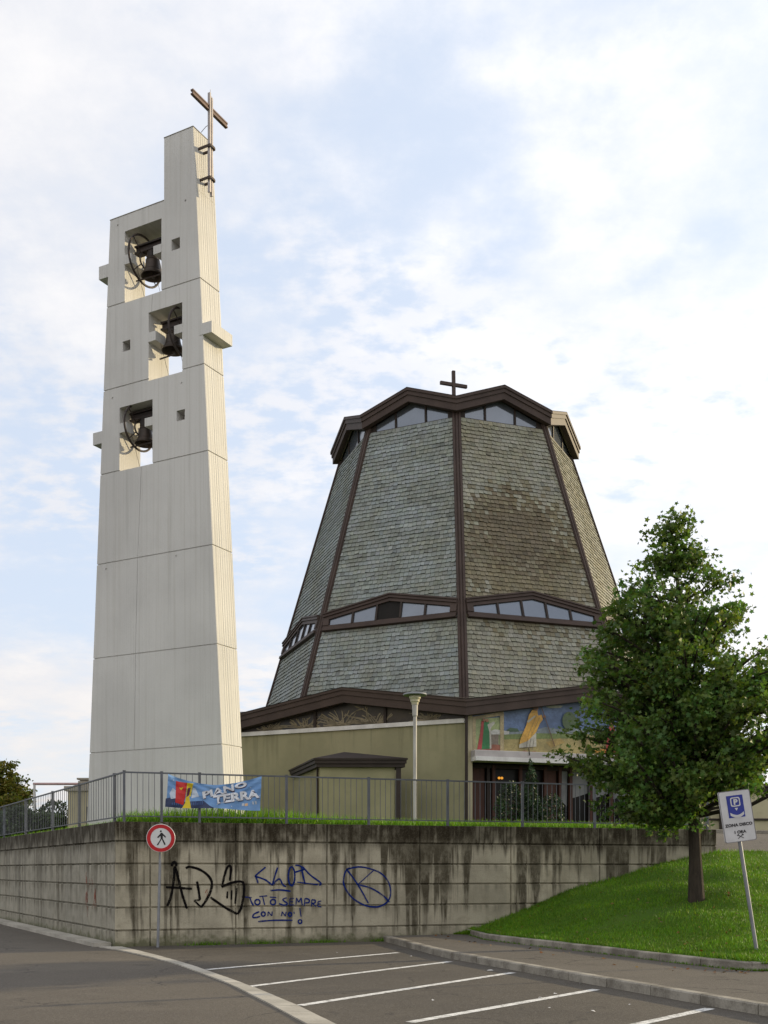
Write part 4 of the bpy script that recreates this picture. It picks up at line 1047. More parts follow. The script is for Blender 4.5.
for k in range(-4, 4):
    P, L, e, n = facelocal(k, 6.30); H = lambda s: 24.00 + .98 * (1 - abs(2 * s / L - 1))
    w = MB(); w.prism([P(.03, 23.70), P(L - .03, 23.70), P(L - .03, 23.84), P(.03, 23.84)], n * .09)
    for s in (L * .32, L * .66): w.prism([P(s - .05, 23.8, -.06), P(s + .05, 23.8, -.06), P(s + .05, H(s + .05), -.06), P(s - .05, H(s - .05), -.06)], n * .09)
    w.prism([P(.02, 23.84, -.06), P(.45, 23.84, -.06), P(.45, H(.45) + .02, -.06), P(.02, H(.02) + .02, -.06)], n * .08)
    w.prism([P(L - .45, 23.84, -.06), P(L - .02, 23.84, -.06), P(L - .02, H(L - .02) + .02, -.06), P(L - .45, H(L - .45) + .02, -.06)], n * .08)
    f = w.build('crown_window', BROWN2, church)
    gl_ = MB(); gl_.poly([P(.02, 23.80, -.03), P(L - .02, 23.80, -.03), P(L - .02, H(L - .02), -.03), P(L / 2, H(L / 2), -.03), P(.02, H(.02), -.03)]); gl_.build('pane', GLASS, f)
# window bands with gabled hoods half way up
for k in range(-4, 4):
    z0 = 13.17; P0, L, e, nh = facelocal(k, rad(z0))
    up = ((cv(RT_, k, ZT_) + cv(RT_, k + 1, ZT_)) * .5 - (cv(RB, k, ZB) + cv(RB, k + 1, ZB)) * .5).normalized(); n = e.cross(up).normalized(); n = n if n.dot(nh) > 0 else -n
    P = lambda s, z, o=0.0: P0(s, z0) + up * ((z - z0) / up.z) + n * (o + .10)
    s0, s1 = .26, L - .26
    TOP = lambda s, base=.88, rise=.66: z0 + base + rise * (1 - abs((s - L / 2) / ((s1 - s0) / 2)))
    fr_ = MB()
    fr_.prism([P(s0, z0, -.3), P(s1, z0, -.3), P(s1, z0 + .13, -.3), P(s0, z0 + .13, -.3)], n * .42)
    fr_.prism([P(s0, z0 + .132, -.3), P(s1, z0 + .132, -.3), P(s1, z0 + .28, -.3), P(s0, z0 + .28, -.3)], n * .34)
    h = .17
    for o, a, b in ((.17, .0, .16), (.23, .16, .29), (.28, .29, .36)):
        q = [P(s0, TOP(s0) - .36 + a, -.35), P(L / 2, TOP(L / 2) - .36 + a, -.35), P(s1, TOP(s1) - .36 + a, -.35), P(s1, TOP(s1) - .36 + b - .002, -.35), P(L / 2, TOP(L / 2) - .36 + b - .002, -.35), P(s0, TOP(s0) - .36 + b - .002, -.35)]
        fr_.prism(q, n * (.35 + o - .10))
    for sa, sb in ((s0, s0 + .32), (s1 - .32, s1)):
        fr_.prism([P(sa, z0 + .28, -.3), P(sb, z0 + .28, -.3), P(sb, TOP(sb) - .362, -.3), P(sa, TOP(sa) - .362, -.3)], n * .38)
    fo = fr_.build('window_band', BROWN, church)
    rf = MB(); hb = .20
    rf.poly([P(s0, TOP(s0) + .004, .18), P(L / 2, TOP(L / 2) + .004, .18), P(L / 2, TOP(L / 2) + .10, -hb), P(s0, TOP(s0) + .10, -hb)]); rf.poly([P(L / 2, TOP(L / 2) + .004, .18), P(s1, TOP(s1) + .004, .18), P(s1, TOP(s1) + .06, -hb), P(L / 2, TOP(L / 2) + .06, -hb)])
    rf.build('hood_roof', BROWN, fo)
    ds = (s1 - s0 - .64) / 5; x0 = s0 + .32
    for i in range(5):
        a, b = x0 + ds * i, x0 + ds * (i + 1)
        pn = MB(); pts = [P(a + .03, z0 + .28, -.01), P(b - .03, z0 + .28, -.01), P(b - .03, TOP(b - .03) - .36, -.01)]
        if a < L / 2 < b: pts.append(P(L / 2, TOP(L / 2) - .36, -.01))
        pts.append(P(a + .03, TOP(a + .03) - .36, -.01))
        if k == -1 and i == 2:
            tag(pn.build('pane', BACKING, fo), 'open dark pane') if pn.poly(pts) is None else None
        else:
            pn.poly(pts); pn.build('pane', GLASS, fo)
    for i in range(1, 5):
        mu = MB(); s = x0 + ds * i; mu.prism([P(s - .05, z0 + .27, -.05), P(s + .05, z0 + .27, -.05), P(s + .05, TOP(s + .05) - .35, -.05), P(s - .05, TOP(s - .05) - .35, -.05)], n * .11)
        mu.build('mullion', BROWN2, fo)
# lower skirt: eaves fascia and roof
gable_fascia(14.98, 7.98, .90, .64, (.52, .84, 1.0), .05, 14.6).build('eaves_fascia', BROWN, church)
g = MB()
for k in range(-4, 4):
    A, M, B_ = cv(15.1, k, 8.64), cm(15.1, k, 9.54), cv(15.1, k + 1, 8.64)
    a, m, b = cv(10.9, k, 9.34), cm(10.9, k, 9.62), cv(10.9, k + 1, 9.34)
    g.poly([A, M, m, a]); g.poly([M, B_, b, m])
g.build('skirt_roof', BROWN2, church)
g = MB(); ringloft(g, 14.97, 14.0, 8.00, 8.90, 8.04, 8.94); g.build('eaves_soffit', BROWN2, church)
# walls
for k in range(-4, 4):
    P, L, e, n = facelocal(k, 14.55)
    if k == 0: continue
    g = MB(); g.prism([P(0, 2.4, -.3), P(L, 2.4, -.3), P(L, 7.72, -.3), P(0, 7.72, -.3)], n * .3)
    g.build('wall', CREAM if k == 1 else OLIVE, church)
    c = MB(); c.prism([P(0.1, 7.722, -.1), P(L - .05, 7.722, -.1), P(L - .05, 7.90, -.1), P(0.1, 7.90, -.1)], n * .19); c.build('coping', WHITE, church)
    Hh = lambda s: 8.04 + .88 * (1 - abs(2 * s / L - 1))
    if k in (1, 2, 3, -4, -3):
        q = MB(); q.prism([P(0, 7.9, -.25), P(L, 7.9, -.25), P(L, Hh(L), -.25), P(L / 2, Hh(L / 2), -.25), P(0, Hh(0), -.25)], n * .2); q.build('gable_wall', CREAM if k == 1 else OLIVE, church); continue
    q = MB(); q.prism([P(0, 7.9, -.25), P(L, 7.9, -.25), P(L, Hh(L), -.25), P(L / 2, Hh(L / 2), -.25), P(0, Hh(0), -.25)], n * .18)
    tr = q.build('tracery_window', generic('stained_glass_dark', (.045, .036, .03), (.022, .02, .022), 1.8, .35, .2, fine=9), church)
    q = MB(); rr = random.Random(5 + k)
    for cx_, spread in ((L * .30, 1.1), (L * .47, 1.0), (L * .62, 1.1), (L * .86, .9), (L * .15, .8)):
        for i in range(24):
            an = rr.uniform(.12, math.pi - .12); l = rr.uniform(.4, 1.6) * spread; p = Vector((cx_ + rr.uniform(-.25, .25), 7.93, 0)); path = [(p.x, p.y)]
            for st in range(4):
                an += rr.uniform(-.4, .4); p = p + Vector((math.cos(an), math.sin(an) * .7, 0)) * l / 4
                if not (.15 < p.x < L - .15) or p.y > Hh(p.x) - .05: break
                path.append((p.x, max(p.y, 7.92)))
            if len(path) > 1: ribbon(q, path, .042, lambda v: P(v.x, v.y, -.055), .35, 3)
    q.build('tracery', generic('tracery_lead', (.27, .225, .15), (.19, .16, .11), 3), tr)
    for s in (L * .355, L * .665):
        q = MB(); q.prism([P(s - .06, 7.9, -.08), P(s + .06, 7.9, -.08), P(s + .06, Hh(s + .06), -.08), P(s - .06, Hh(s - .06), -.08)], n * .10)
        q.build('post', BROWN2, tr)
# downpipe at the near corner
g = MB(); p = cv(14.72, 0); g.tube([p + Vector((.02, 0, 2.5)), p + Vector((.02, 0, 8.2))], .065, 10); g.tube([p + Vector((-.1, .02, 7.9)), p + Vector((.02, -.0, 8.15))], .06, 8); g.build('downpipe', BROWN2, church)
# entrance front
P, L, e, n = facelocal(0, 14.55)
g = MB(); g.prism([P(0.05, 2.4, -.35), P(.30, 2.4, -.35), P(.30, 8.1, -.35), P(.05, 8.1, -.35)], n * .35); g.prism([P(L - .3, 2.4, -.35), P(L - .02, 2.4, -.35), P(L - .02, 8.1, -.35), P(L - .3, 8.1, -.35)], n * .35)
g.build('pilaster', CREAM, church)
Hm = lambda s: 8.02 + .88 * (1 - abs(2 * s / L - 1))
def mosaic_mat(name, c):
    t = NT(name); p = t.pos()
    v = t.n('ShaderNodeTexVoronoi', {'Vector': p, 'Scale': 17.0}).outputs['Color']; nz = t.noise(p, 1.6, 4.0)
    gg = t.n('ShaderNodeSeparateColor', {0: v}).outputs[0]
    k = t.mix(t.ramp(nz, .35, .65), tuple(x * .72 for x in c), tuple(min(.8, x * 1.2) for x in c))
    return t.finish(t.mix(t.math('MULTIPLY', gg, .45), k, tuple(x * .45 for x in c)), .45, spec=.4)
mm = dict(sky=(.10, .15, .27), ground=(.32, .255, .10), darkgrass=(.15, .19, .06), hills=(.20, .23, .25), path=(.36, .25, .08), garden=(.27, .31, .14), hut=(.16, .13, .10), roofw=(.46, .45, .42), floor=(.24, .085, .05),
          red=(.36, .045, .045), green=(.025, .16, .05), sleeve=(.42, .40, .34), pill=(.34, .27, .15), pilr=(.34, .27, .15), lint=(.32, .25, .14), robe=(.60, .33, .06), tunic=(.42, .39, .32), stole=(.46, .42, .33), cloud=(.36, .37, .30), bush=(.05, .09, .05), orange=(.42, .20, .02), skin=(.28, .13, .07), tree=(.075, .11, .05), wood=(.12, .06, .03))
keys = list(mm); mats = [mosaic_mat('mosaic_' + k, c) for k, c in mm.items()]
g = MB()
g.prism([P(.3, 6.4, -.3), P(L - .3, 6.4, -.3), P(L - .3, Hm(L - .3), -.3), P(L / 2, Hm(L / 2), -.3), P(.3, Hm(.3), -.3)], n * .25, keys.index('sky'))
def clipm(pts):
    return [(min(max(s, .3), L - .32), min(max(z, 6.42), Hm(min(max(s, .3), L - .32)) - .01)) for s, z in [(s_, 6.5 + (z_ - 6.5) * .95) for s_, z_ in pts]]
order = ['ground', 'hills', 'darkgrass', 'path', 'bush', 'cloud', 'garden', 'roofw', 'hut', 'floor', 'red', 'green', 'sleeve', 'pilr', 'pill', 'lint', 'tunic', 'robe', 'stole', 'orange']
for i, kx in enumerate(order): g.poly([P(s, z, -.046 + .004 * i) for s, z in clipm(MOS[kx])], keys.index(kx))
def disc2(s, z, a, b, off, kx, n_=16):
    z = 6.5 + (z - 6.5) * .945; g.poly([P(s + a * math.cos(2 * math.pi * i / n_), z + b * math.sin(2 * math.pi * i / n_), off) for i in range(n_)], keys.index(kx))
disc2(4.83, 8.1, .34, .40, .034, 'tree'); disc2(3.23, 8.60, .12, .11, .038, 'skin'); disc2(3.20, 8.64, .11, .08, .041, 'wood'); disc2(3.63, 8.24, .07, .06, .038, 'skin'); disc2(.81, 7.95, .07, .07, .036, 'skin'); disc2(.95, 7.93, .075, .07, .036, 'skin')
disc2(8.2, 7.9, .5, .5, .034, 'tree'); disc2(9.2, 7.7, .35, .45, .034, 'tree')
for fx, fz in ((2.70, 6.62), (3.15, 6.60)): disc2(fx, fz, .12, .05, .037, 'skin')
for tx in (2.75, 2.9, 3.05): g.poly([P(tx - .012, 6.68, .022 + .02), P(tx + .012, 6.68, .042), P(tx + .10, 7.2, .042), P(tx + .085, 7.2, .042)], keys.index('hut'))
for fx, kr in ((6.9, 'red'), (7.5, 'sleeve'), (8.15, 'robe')):
    g.poly([P(fx - .32, 6.62, .040), P(fx + .30, 6.60, .040), P(fx + .22, 7.4, .040), P(fx + .16, 7.85, .040), P(fx - .10, 7.92, .040), P(fx - .22, 7.3, .040)], keys.index(kr))
    disc2(fx + .03, 8.12, .10, .12, .043, 'skin'); disc2(fx + .01, 8.18, .11, .09, .046, 'wood')
g.poly([P(3.47, 8.53, .042), P(3.51, 8.53, .042), P(4.14, 6.9, .042), P(4.10, 6.9, .042)], keys.index('wood'))
for bx in ((2.85, 7.3, 3.25, 8.2), (3.0, 7.3, 3.4, 8.1)): g.poly([P(bx[0], bx[1], .041), P(bx[0] + .03, bx[1], .041), P(bx[2] + .02, bx[3], .041), P(bx[2], bx[3], .041)], keys.index('path'))
g.build('mosaic', mats, church)
g = MB(); g.prism([P(.22, 6.30, -.3), P(L - .22, 6.30, -.3), P(L - .22, 6.55, -.3), P(.22, 6.55, -.3)], n * .74, 1); g.prism([P(.22, 6.12, -.3), P(L - .22, 6.12, -.3), P(L - .22, 6.298, -.3), P(.22, 6.298, -.3)], n * .83)
g.prism([P(.24, 6.42, -.3), P(L - .24, 6.42, -.3), P(L - .24, 6.57, -.3), P(.24, 6.57, -.3)], n * .70); g.build('canopy', [WHITE, generic('dull_white_metal', (.40, .365, .355), (.33, .30, .29), 1.6, .5, .05)], church)
for s in (2.7, 5.5, 8.3):
    g = MB(); g.tube([P(s, 6.42, .49), P(s, 6.72, .40)], .02, 6); g.build('canopy_stay', IRON, church)
g = MB(); g.prism([P(.3, 2.4, -1.2), P(L - .3, 2.4, -1.2), P(L - .3, 6.2, -1.2), P(.3, 6.2, -1.2)], n * .1)
ent = g.build('entrance', GLASSD, church)
def epanel(nm, s0, s1, z0, z1, m, o=-1.05, th=.06):
    g = MB(); g.prism([P(s0, z0, o), P(s1, z0, o), P(s1, z1, o), P(s0, z1, o)], n * th); return g.build(nm, m, ent)
epanel('door', .42, 1.30, 2.6, 6.05, WOOD); epanel('door', 4.15, 4.75, 2.6, 6.05, WOOD)
for s in (.34, 1.36, 1.62, 2.9, 4.1, 4.82, 5.35, 6.35, 7.4, 8.5, 9.6, 10.6): epanel('post', s, s + .14, 2.6, 6.1, WOOD if s > 1.5 else BROWN2, -1.0, .14)
epanel('rail', .34, 10.8, 5.95, 6.12, BROWN2, -.98, .1)
g = MB(); g.poly([P(4.95, 4.7, -1.04), P(5.30, 4.4, -1.04), P(5.33, 5.95, -1.04), P(4.85, 5.95, -1.04)]); g.build('curtain', GLASSP, ent)
for a, b in ((5.52, 6.33), (6.52, 7.36), (7.58, 8.46)):
    g = MB(); g.poly([P(a, 4.75, -1.03), P(b, 5.0, -1.03), P(b, 5.9, -1.03), P(a, 5.9, -1.03)]); g.build('curtain', GLASSP, ent)
lampm = NT('small_lamp'); lampm.t.links.new(lampm.n('ShaderNodeEmission', {'Color': (1, .42, .05, 1), 'Strength': .8}).outputs[0], lampm.out.inputs[0])
for s in (1.95, 2.08, 3.55):
    g = MB(); g.lathe(P(s, 5.55, -.9), [(0, -.06), (.05, -.035), (.06, 0), (.05, .035), (0, .06)], 10); g.build('small_lamp', lampm.mat, ent)
# side porch
g = MB(); px0, px1, yf = -2.55, .42, 43.72
bd = Vector((-1.45, 5.0, 0))
g.hexa([(px0, yf, 2.4), (px1, yf + .05, 2.4), (px1 + bd.x, yf + bd.y, 2.4), (px0 + bd.x, yf + bd.y, 2.4), (px0, yf, 5.80), (px1, yf + .05, 5.80), (px1 + bd.x, yf + bd.y, 5.80), (px0 + bd.x, yf + bd.y, 5.80)])
po = g.build('porch', OLIVE, church)
g = MB()
for o, z0, z1 in ((.14, 5.70, 5.84), (.20, 5.842, 5.98), (.25, 5.982, 6.05)):
    g.hexa([(px0 - o, yf - o, z0), (px1 + .28 + o, yf - o, z0), (px1 + .28 + o + bd.x, yf + bd.y, z0), (px0 - o + bd.x, yf + bd.y, z0), (px0 - o, yf - o, z1), (px1 + .28 + o, yf - o, z1), (px1 + .28 + o + bd.x, yf + bd.y, z1), (px0 - o + bd.x, yf + bd.y, z1)])
ap0 = Vector((-1.62, yf + .95, 6.42)); ap1 = ap0 + bd * .8
a, b, c, d = Vector((px0 - .25, yf - .25, 6.052)), Vector((px1 + .53, yf - .25, 6.052)), Vector((px1 + .53 + bd.x, yf + bd.y, 6.052)), Vector((px0 - .25 + bd.x, yf + bd.y, 6.052))
g.poly([a, b, ap0]); g.poly([b, c, ap1, ap0]); g.poly([d, a, ap0, ap1])
g.build('porch_roof', BROWN2, po)
g = MB(); g.abox(px1 + .06, px1 + .26, yf - .08, yf + .12, 2.5, 5.70); g.build('post', BROWN2, po)
g = MB(); g.tube([(px0 - .12, yf + .3, 2.5), (px0 - .12, yf + .3, 5.70)], .05, 8); g.build('downpipe', BROWN2, po)
# roof cross
g = MB(); cp = Vector((3.80, 54.6, 0)); ce = Vector((math.cos(R(20)), math.sin(R(20)), 0)); cn = Vector((ce.y, -ce.x, 0))
g.box(cp - ce * .075 - cn * .075 + Vector((0, 0, 24.6)), ce * .15, cn * .15, (0, 0, 1.9)); g.box(cp - ce * .72 - cn * .07 + Vector((0, 0, 25.74)), ce * .64, cn * .14, (0, 0, .15)); g.box(cp + ce * .08 - cn * .07 + Vector((0, 0, 25.74)), ce * .64, cn * .14, (0, 0, .15))
g.build('roof_cross', BROWN, church)

WARP = None

# ------------------------------------------------------------------ vegetation
STAR = []
for i in range(10):
    a = math.pi / 2 + 2 * math.pi * i / 10; r_ = (1.0, .42, .92, .45, .80, .5, .80, .45, .92, .42)[i]
    STAR.append((r_ * math.cos(a), r_ * math.sin(a)))
OVAL = [(0, -1), (.42, -.45), (.5, .1), (.3, .65), (0, 1), (-.3, .65), (-.5, .1), (-.42, -.45)]
QUAD = [(0, -1), (.5, 0), (0, 1), (-.5, 0)]
class Leaves:
    def __init__(self, shape): self.s = shape; self.v = []; self.f = []; self.c = []
    def add(self, p, size, tint, up=.5):
        n = Vector((random.gauss(0, 1), random.gauss(0, 1), random.gauss(0, 1) + up)); 
        if n.length < 1e-3: n = Vector((0, 0, 1))
        n.normalize(); a = n.orthogonal().normalized(); an = random.uniform(0, 6.283)
        b = n.cross(a); u = a * math.cos(an) + b * math.sin(an); w = n.cross(u); k = len(self.v)
        fold = random.uniform(-.25, .25)
        for x, y in self.s:
            q = p + (u * x + w * y + n * (abs(x) * fold)) * size; self.v.append((q.x, q.y, q.z))
        self.f.append(tuple(range(k, k + len(self.s)))); self.c.append(tint)
    def build(self, name, m, parent=None):
        mb = MB(); mb.v = self.v; mb.f = self.f; mb.m = [0] * len(self.f); mb.c = self.c; mb.uv = [None] * len(self.f)
        return mb.build(name, m, parent)
def env(z, prof):
    for (z0, r0), (z1, r1) in zip(prof, prof[1:]):
        if z0 <= z <= z1: return r0 + (r1 - r0) * (z - z0) / (z1 - z0)
    return 0.0
def broad_tree(name, base, top, prof, rt, lab, mat, nbr, per, size, crad, seed, shape=STAR, group=None, bias=(0, 0), skip=None, lead=18, lean=0.0):
    random.seed(seed)
    base = Vector(base); H = top - base.z
    t = thing(name, base, lab, 'tree', group)
    g = MB(); pts = []
    for i in range(9):
        f = i / 8; pts.append(base + Vector((lean * f ** 1.4 + .07 * math.sin(f * 4) * f, .08 * math.sin(f * 5 + 1) * f, -.1 + f * H * .97)))
    g.tube(pts, [rt * (1.25 if i == 0 else 1.0) * (1 - .93 * i / 8) + .008 for i in range(9)], 12)
    lv = Leaves(shape)
    def trunk_at(z):
        f = min(1, max(0, (z - base.z + .1) / (H * .97))); i = min(int(f * 8), 7); return pts[i].lerp(pts[i + 1], f * 8 - i)
    zs = [p[0] for p in prof]; zlo, zhi = zs[0], zs[-1]
    mx = max(p[1] for p in prof)
    for i in range(nbr):
        while True:
            z = random.uniform(zlo, zhi)
            if random.random() < (env(z, prof) / mx) ** .8 + .06: break
        an = i * 2.39996 + random.uniform(-.45, .45); rr = env(z, prof) * random.choice((.55, .75, .88, .95, 1.0, 1.05, 1.1))
        tip = Vector((base.x + lean * ((z - base.z) / H) ** 1.4 + bias[0] * min(1, rr) + math.cos(an) * rr, base.y + bias[1] + math.sin(an) * rr, z))
        if skip and skip(tip): continue
        st = trunk_at(max(base.z + H * .215, z - rr * random.uniform(.25, .6)))
        bend = st.lerp(tip, .5) + Vector((0, 0, -.06 * rr + random.uniform(-.05, .10) * rr))
        path = [st, st.lerp(bend, .5) + Vector((0, 0, .02)), bend, bend.lerp(tip, .55) + Vector((0, 0, .05)), tip]
        r0 = .012 + .018 * rr
        g.tube(path, [r0, r0 * .8, r0 * .6, r0 * .4, .004], 6)
        shade = random.uniform(.72, 1.22); yel = random.uniform(.85, 1.15)
        nc = max(2, int(1 + rr * 3.4))
        for c in range(nc):
            f = .28 + .74 * (c + random.random()) / nc
            q = path[2].lerp(tip, (f - .5) * 2) if f > .5 else st.lerp(path[2], f * 2)
            q = q + Vector((random.gauss(0, .5), random.gauss(0, .5), random.gauss(0, .25))) * crad * (1.1 if f < .9 else .5)
            if skip and skip(q): continue
            g.tube([path[2].lerp(tip, max(0, (f - .6) * 1.6)), q], [.006, .003], 4)
            sh2 = shade * random.uniform(.8, 1.2)
            for k in range(int(per * random.uniform(.6, 1.3))):
                d = Vector((random.gauss(0, 1), random.gauss(0, 1), random.gauss(0, .62)))
                l = crad * min(1.0, abs(random.gauss(.0, .55)) + .12) / max(d.length, .01)
                b = sh2 * random.uniform(.75, 1.28)
                lv.add(q + d * l, size * random.uniform(.65, 1.2), (b * yel * random.uniform(.8, 1.4), b, b * random.uniform(.6, 1.2)))
    for i in range(lead):
        z = zhi - random.uniform(0, .9); q = trunk_at(z) + Vector((random.gauss(0, .10), random.gauss(0, .10), random.uniform(0, .12))) * (1 + (zhi - z))
        for k in range(int(per * .5)):
            d = Vector((random.gauss(0, 1), random.gauss(0, 1), random.gauss(0, 1))) * crad * .32
            b = random.uniform(.7, 1.3); lv.add(q + d, size * random.uniform(.6, 1.0), (b, b, b * .9))
    g.build('trunk', BARK, t); lv.build('crown', mat, t)
    return t
zt = lawn_z(6.17, 21.6)
PROF = [(2.25, .55), (2.5, 1.35), (2.9, 1.85), (3.4, 2.15), (3.9, 2.30), (4.5, 2.15), (5.1, 2.02), (5.8, 1.85), (6.4, 1.58), (7.0, 1.20), (7.6, .70), (8.2, .30), (8.60, .05)]
def gaps(q):
    # the low limbs on the right are lopped; thin places of the crown, as balls inside it
    if q.x > 5.95 and q.z < 3.05: return True
    for x, y, z, r in ((7.2, 21.2, 4.42, .30), (6.8, 21.3, 5.9, .28), (6.6, 21.3, 5.25, .22)):
        if (Vector((x, q.y, z)) - q).length < r: return True
    return False
broad_tree('maple_tree', (6.17, 21.6, zt), 8.66, PROF, .135, 'dark green conical tree with a straight trunk on the grass bank', LEAF, 280, 36, .064, .30, 4, bias=(-.04, 0), skip=gaps, lead=20, lean=-.46)
broad_tree('broadleaf_tree', (-18.5, 51.0, TZ), 7.3, [(2.9, 1.3), (3.8, 1.9), (4.8, 2.0), (5.8, 1.7), (6.6, 1.1), (7.2, .3)], .16, 'yellowing bushy tree far beyond the railing, at the left edge', LEAFY, 130, 60, .085, .36, 7, OVAL, lead=8)

def bush(name, base, rx, ry, h, n, size, mat, lab, cat, shape=OVAL, cone=False, seed=1, stem=True):
    random.seed(seed); base = Vector(base); t = thing(name, base, lab, cat)
    lv = Leaves(shape); g = MB()
    for i in range(n):
        f = random.random()
        if cone: f = 1 - math.sqrt(random.random()); rr = (1 - f) ** .85 + .04
        else: rr = math.sqrt(max(.02, 1 - (2 * f - 1) ** 2 * .85))
        a = random.uniform(0, 6.283); k = math.sqrt(random.uniform(.35, 1.0)) * (1 + .16 * math.sin(a * 5 + f * 9) + .10 * math.sin(a * 11 - f * 21))
        p = base + Vector((math.cos(a) * rx * rr * k, math.sin(a) * ry * rr * k, .05 + f * h * (1 + .05 * math.sin(a * 3))))
        b = random.uniform(.6, 1.35) * (1 + .25 * math.sin(p.x * 4 + p.z * 5)); lv.add(p, size * random.uniform(.6, 1.3), (b, b, b))
    for i in range(6):
        a = i * 1.05; g.tube([base + Vector((0, 0, -.1)), base + Vector((math.cos(a) * rx * .3, math.sin(a) * ry * .3, h * .5)), base + Vector((math.cos(a) * rx * .5, math.sin(a) * ry * .5, h * .8)) if not cone else base + Vector((0, 0, h * .9))], [.04, .025, .008], 6)
    g.build('stem', BARK, t); lv.build('foliage', mat, t)
    return t
# hedge beyond the left flank
def hedge():
    random.seed(21); t = thing('hedge', (-15.5, 42.5, TZ), 'clipped dark hedge behind the railing at the left', 'hedge'); lv = Leaves(OVAL); g = MB()
    for i in range(15000):
        x = random.uniform(-23, -12.4); y = 42.5 + random.uniform(-.6, .6); hz = 1.28 + .14 * math.sin(x * 2.1) + .1 * math.sin(x * 5.3 + 1)
        z = TZ + random.random() ** .7 * hz; b = random.uniform(.55, 1.3) * (1 + .25 * math.sin(x * 3 + z * 4))
        lv.add(Vector((x, y, z)), random.uniform(.05, .10), (b, b, b))
    for i in range(22):
        x = -23 + i * .48; g.tube([(x, 42.5, TZ - .1), (x + random.uniform(-.1, .1), 42.5 + random.uniform(-.2, .2), TZ + 1.0)], [.03, .01], 6)
    g.build('stem', BARK, t); lv.build('foliage', LEAFH, t)
hedge()
bush('shrub', (-13.15, 43.6, TZ), .75, .6, 1.65, 1300, .07, LEAFH, 'loose green shrub rising above the hedge beside the goal frame', 'shrub', seed=5)
bush('conifer', (5.78, 43.0, TZ), .62, .62, 3.30, 3800, .06, LEAFC, 'dark pointed conifer before the church entrance', 'conifer', QUAD, True, 9)
bush('shrub', (5.02, 43.3, TZ), .60, .5, 2.35, 1500, .06, LEAFC, 'rounded dark shrub left of the conifer at the church entrance', 'shrub', seed=6)
bush('shrub', (6.65, 43.4, TZ), .55, .5, 1.9, 1300, .06, LEAFC, 'rounded dark shrub right of the conifer at the church entrance', 'shrub', seed=8)

# goal frame on the field behind the left railing
random.seed(31)
gp = thing('goal_frame', (-10.8, 46.0, TZ), 'pale football goal frame behind the hedge, left of the tower', 'goal')
g = MB(); g.tube([(-14.7, 46, TZ - .05), (-14.7, 46, TZ + 2.60)], .05, 10); g.build('post', WHITE, gp)
g = MB(); g.tube([(-7.3, 46, TZ - .05), (-7.3, 46, TZ + 2.60)], .05, 10); g.build('post', WHITE, gp)
g = MB(); g.tube([(-14.75, 46, TZ + 2.62), (-7.25, 46, TZ + 2.62)], .055, 10); g.build('crossbar', generic('goal_paint', (.42, .28, .27), (.36, .25, .24), 3), gp)
for x in (-14.7, -7.3):
    g = MB(); g.tube([(x, 46.05, TZ + 2.6), (x - .35, 47.2, TZ + 2.0), (x - .5, 47.9, TZ)], .03, 8); g.tube([(x, 46.05, TZ + .9 + .7), (x + .85, 46.6, TZ + .85)], .025, 8); g.build('stay', IRON, gp)
# small outbuilding half hidden by the tower
ob = thing('outbuilding', (-11.4, 41.5, TZ), 'small beige outbuilding with a brick coping and chimney, beside the tower foot', 'outbuilding')
BRICK = NT('red_brick'); _u = BRICK.pos()
_b = BRICK.n('ShaderNodeTexBrick', {'Vector': BRICK.mapv(_u, (1, 0, 1)), 'Color1': (.22, .075, .05, 1), 'Color2': (.16, .06, .042, 1), 'Mortar': (.30, .27, .22, 1), 'Scale': 4.0, 'Mortar Size': .02})
BRICK.finish(_b.outputs[0], .9)
g = MB(); g.abox(-12.0, -10.2, 41.5, 44.5, TZ - .1, 4.60); g.build('wall', CREAM, ob)
g = MB(); g.abox(-11.28, -11.12, 41.46, 41.498, TZ, 4.0); g.build('door', BROWN2, ob)
g = MB(); g.abox(-12.12, -10.1, 41.42, 44.6, 4.60, 4.78); rf = g.build('roof', BRICK.mat, ob)
g = MB(); g.abox(-11.86, -11.40, 42.4, 42.9, 4.782, 5.05); g.abox(-11.80, -11.46, 42.46, 42.84, 5.05, 5.10); g.abox(-11.90, -11.36, 42.36, 42.94, 5.10, 5.17); g.build('chimney', BRICK.mat, rf)

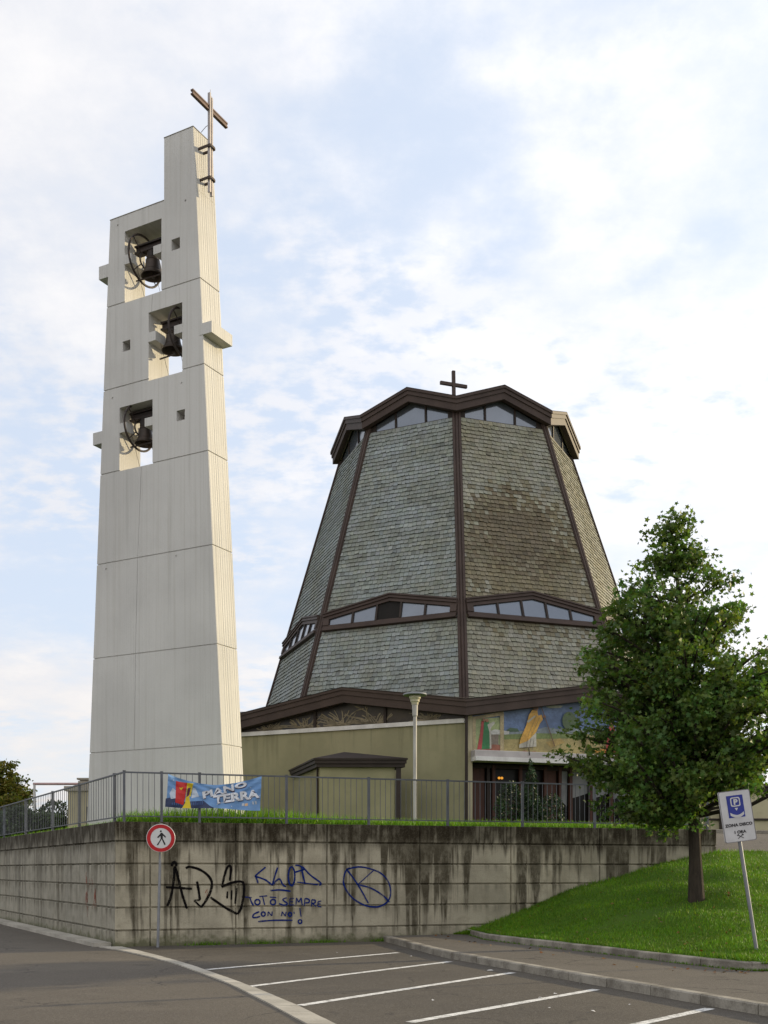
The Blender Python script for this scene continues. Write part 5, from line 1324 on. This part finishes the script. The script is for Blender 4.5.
# low annex right of the church
an = thing('annex', (20, 46.5, TZ), 'low cream annex with a dark band beyond the driveway, right of the church', 'annex')
g = MB(); g.abox(13.2, 34, 44.2, 50, TZ - .1, 4.75); g.build('wall', CREAM, an)
g = MB(); g.abox(13.12, 34.1, 44.12, 44.198, 3.60, 3.68); g.abox(13.1, 34.1, 44.08, 44.197, 4.76, 4.95); g.build('trim', BROWN2, an)
g = MB(); g.abox(13.0, 34.2, 44.0, 50.2, 4.952, 5.08); g.build('roof', BROWN, an)
for x in (13.5, 14.0):
    g = MB(); g.abox(x, x + .16, 43.9, 44.06, TZ, 4.94); g.build('post', BROWN2, an)

# fallen leaves
random.seed(77)
lv = Leaves(STAR)
for i in range(260):
    if random.random() < .7: p = lawn_pt(random.uniform(.05, .8), random.random()); p.z += random.uniform(.02, .05)
    else:
        s_ = random.random() * .8; p = lin(LKz, s_) + Vector((-random.uniform(.2, 1.3), -random.uniform(.05, .5), 0)); p.z = .136
        if p.x < k0.lerp(k1, max(0, min(1, (24.5 - p.y) / 12.6))).x + .2: continue
    lv.add(p, random.uniform(.025, .05), random.choice(((.9, .45, .2), (1.1, .7, .25), (.6, .35, .2), (1.2, .95, .3))), up=3.0)
fo_ = MB(); fo_.v = lv.v; fo_.f = lv.f; fo_.m = [0] * len(lv.f); fo_.c = lv.c; fo_.uv = [None] * len(lv.f)
tag(fo_.build('fallen_leaves', m_leaf('dry_leaves', (.16, .12, .06), .1)), 'scattered dry leaves on the grass bank and pavement', 'leaves', kind='stuff')

# scraps of litter on the parking bays
LIT = flat('scrap_paper', (.50, .49, .47), .8)
def scrap(x, y, z, s):
    random.seed(int(x * 100)); g = MB(); n = 6
    g.poly([(x + s * random.uniform(.6, 1.1) * math.cos(i * 1.05), y + s * random.uniform(.6, 1.1) * math.sin(i * 1.05), z + random.uniform(.002, .02)) for i in range(n)])
    return tag(g.build('paper_scrap', LIT), 'small white scrap of paper lying on the parking asphalt', 'litter', 'paper scraps on the parking asphalt')
for x, y, s in ((1.68, 17.3, .055), (.93, 17.25, .03), (1.0, 18.6, .025), (1.95, 13.6, .035), (2.2, 14.05, .028), (.6, 13.35, .022), (2.35, 12.3, .035), (2.9, 12.9, .02), (1.9, 12.55, .02), (-1.5, 20.6, .03), (-.9, 21.0, .025), (.5, 20.1, .02), (2.75, 16.2 - .9, .02), (1.42, 16.0, .02)): scrap(x, y, .0062, s)
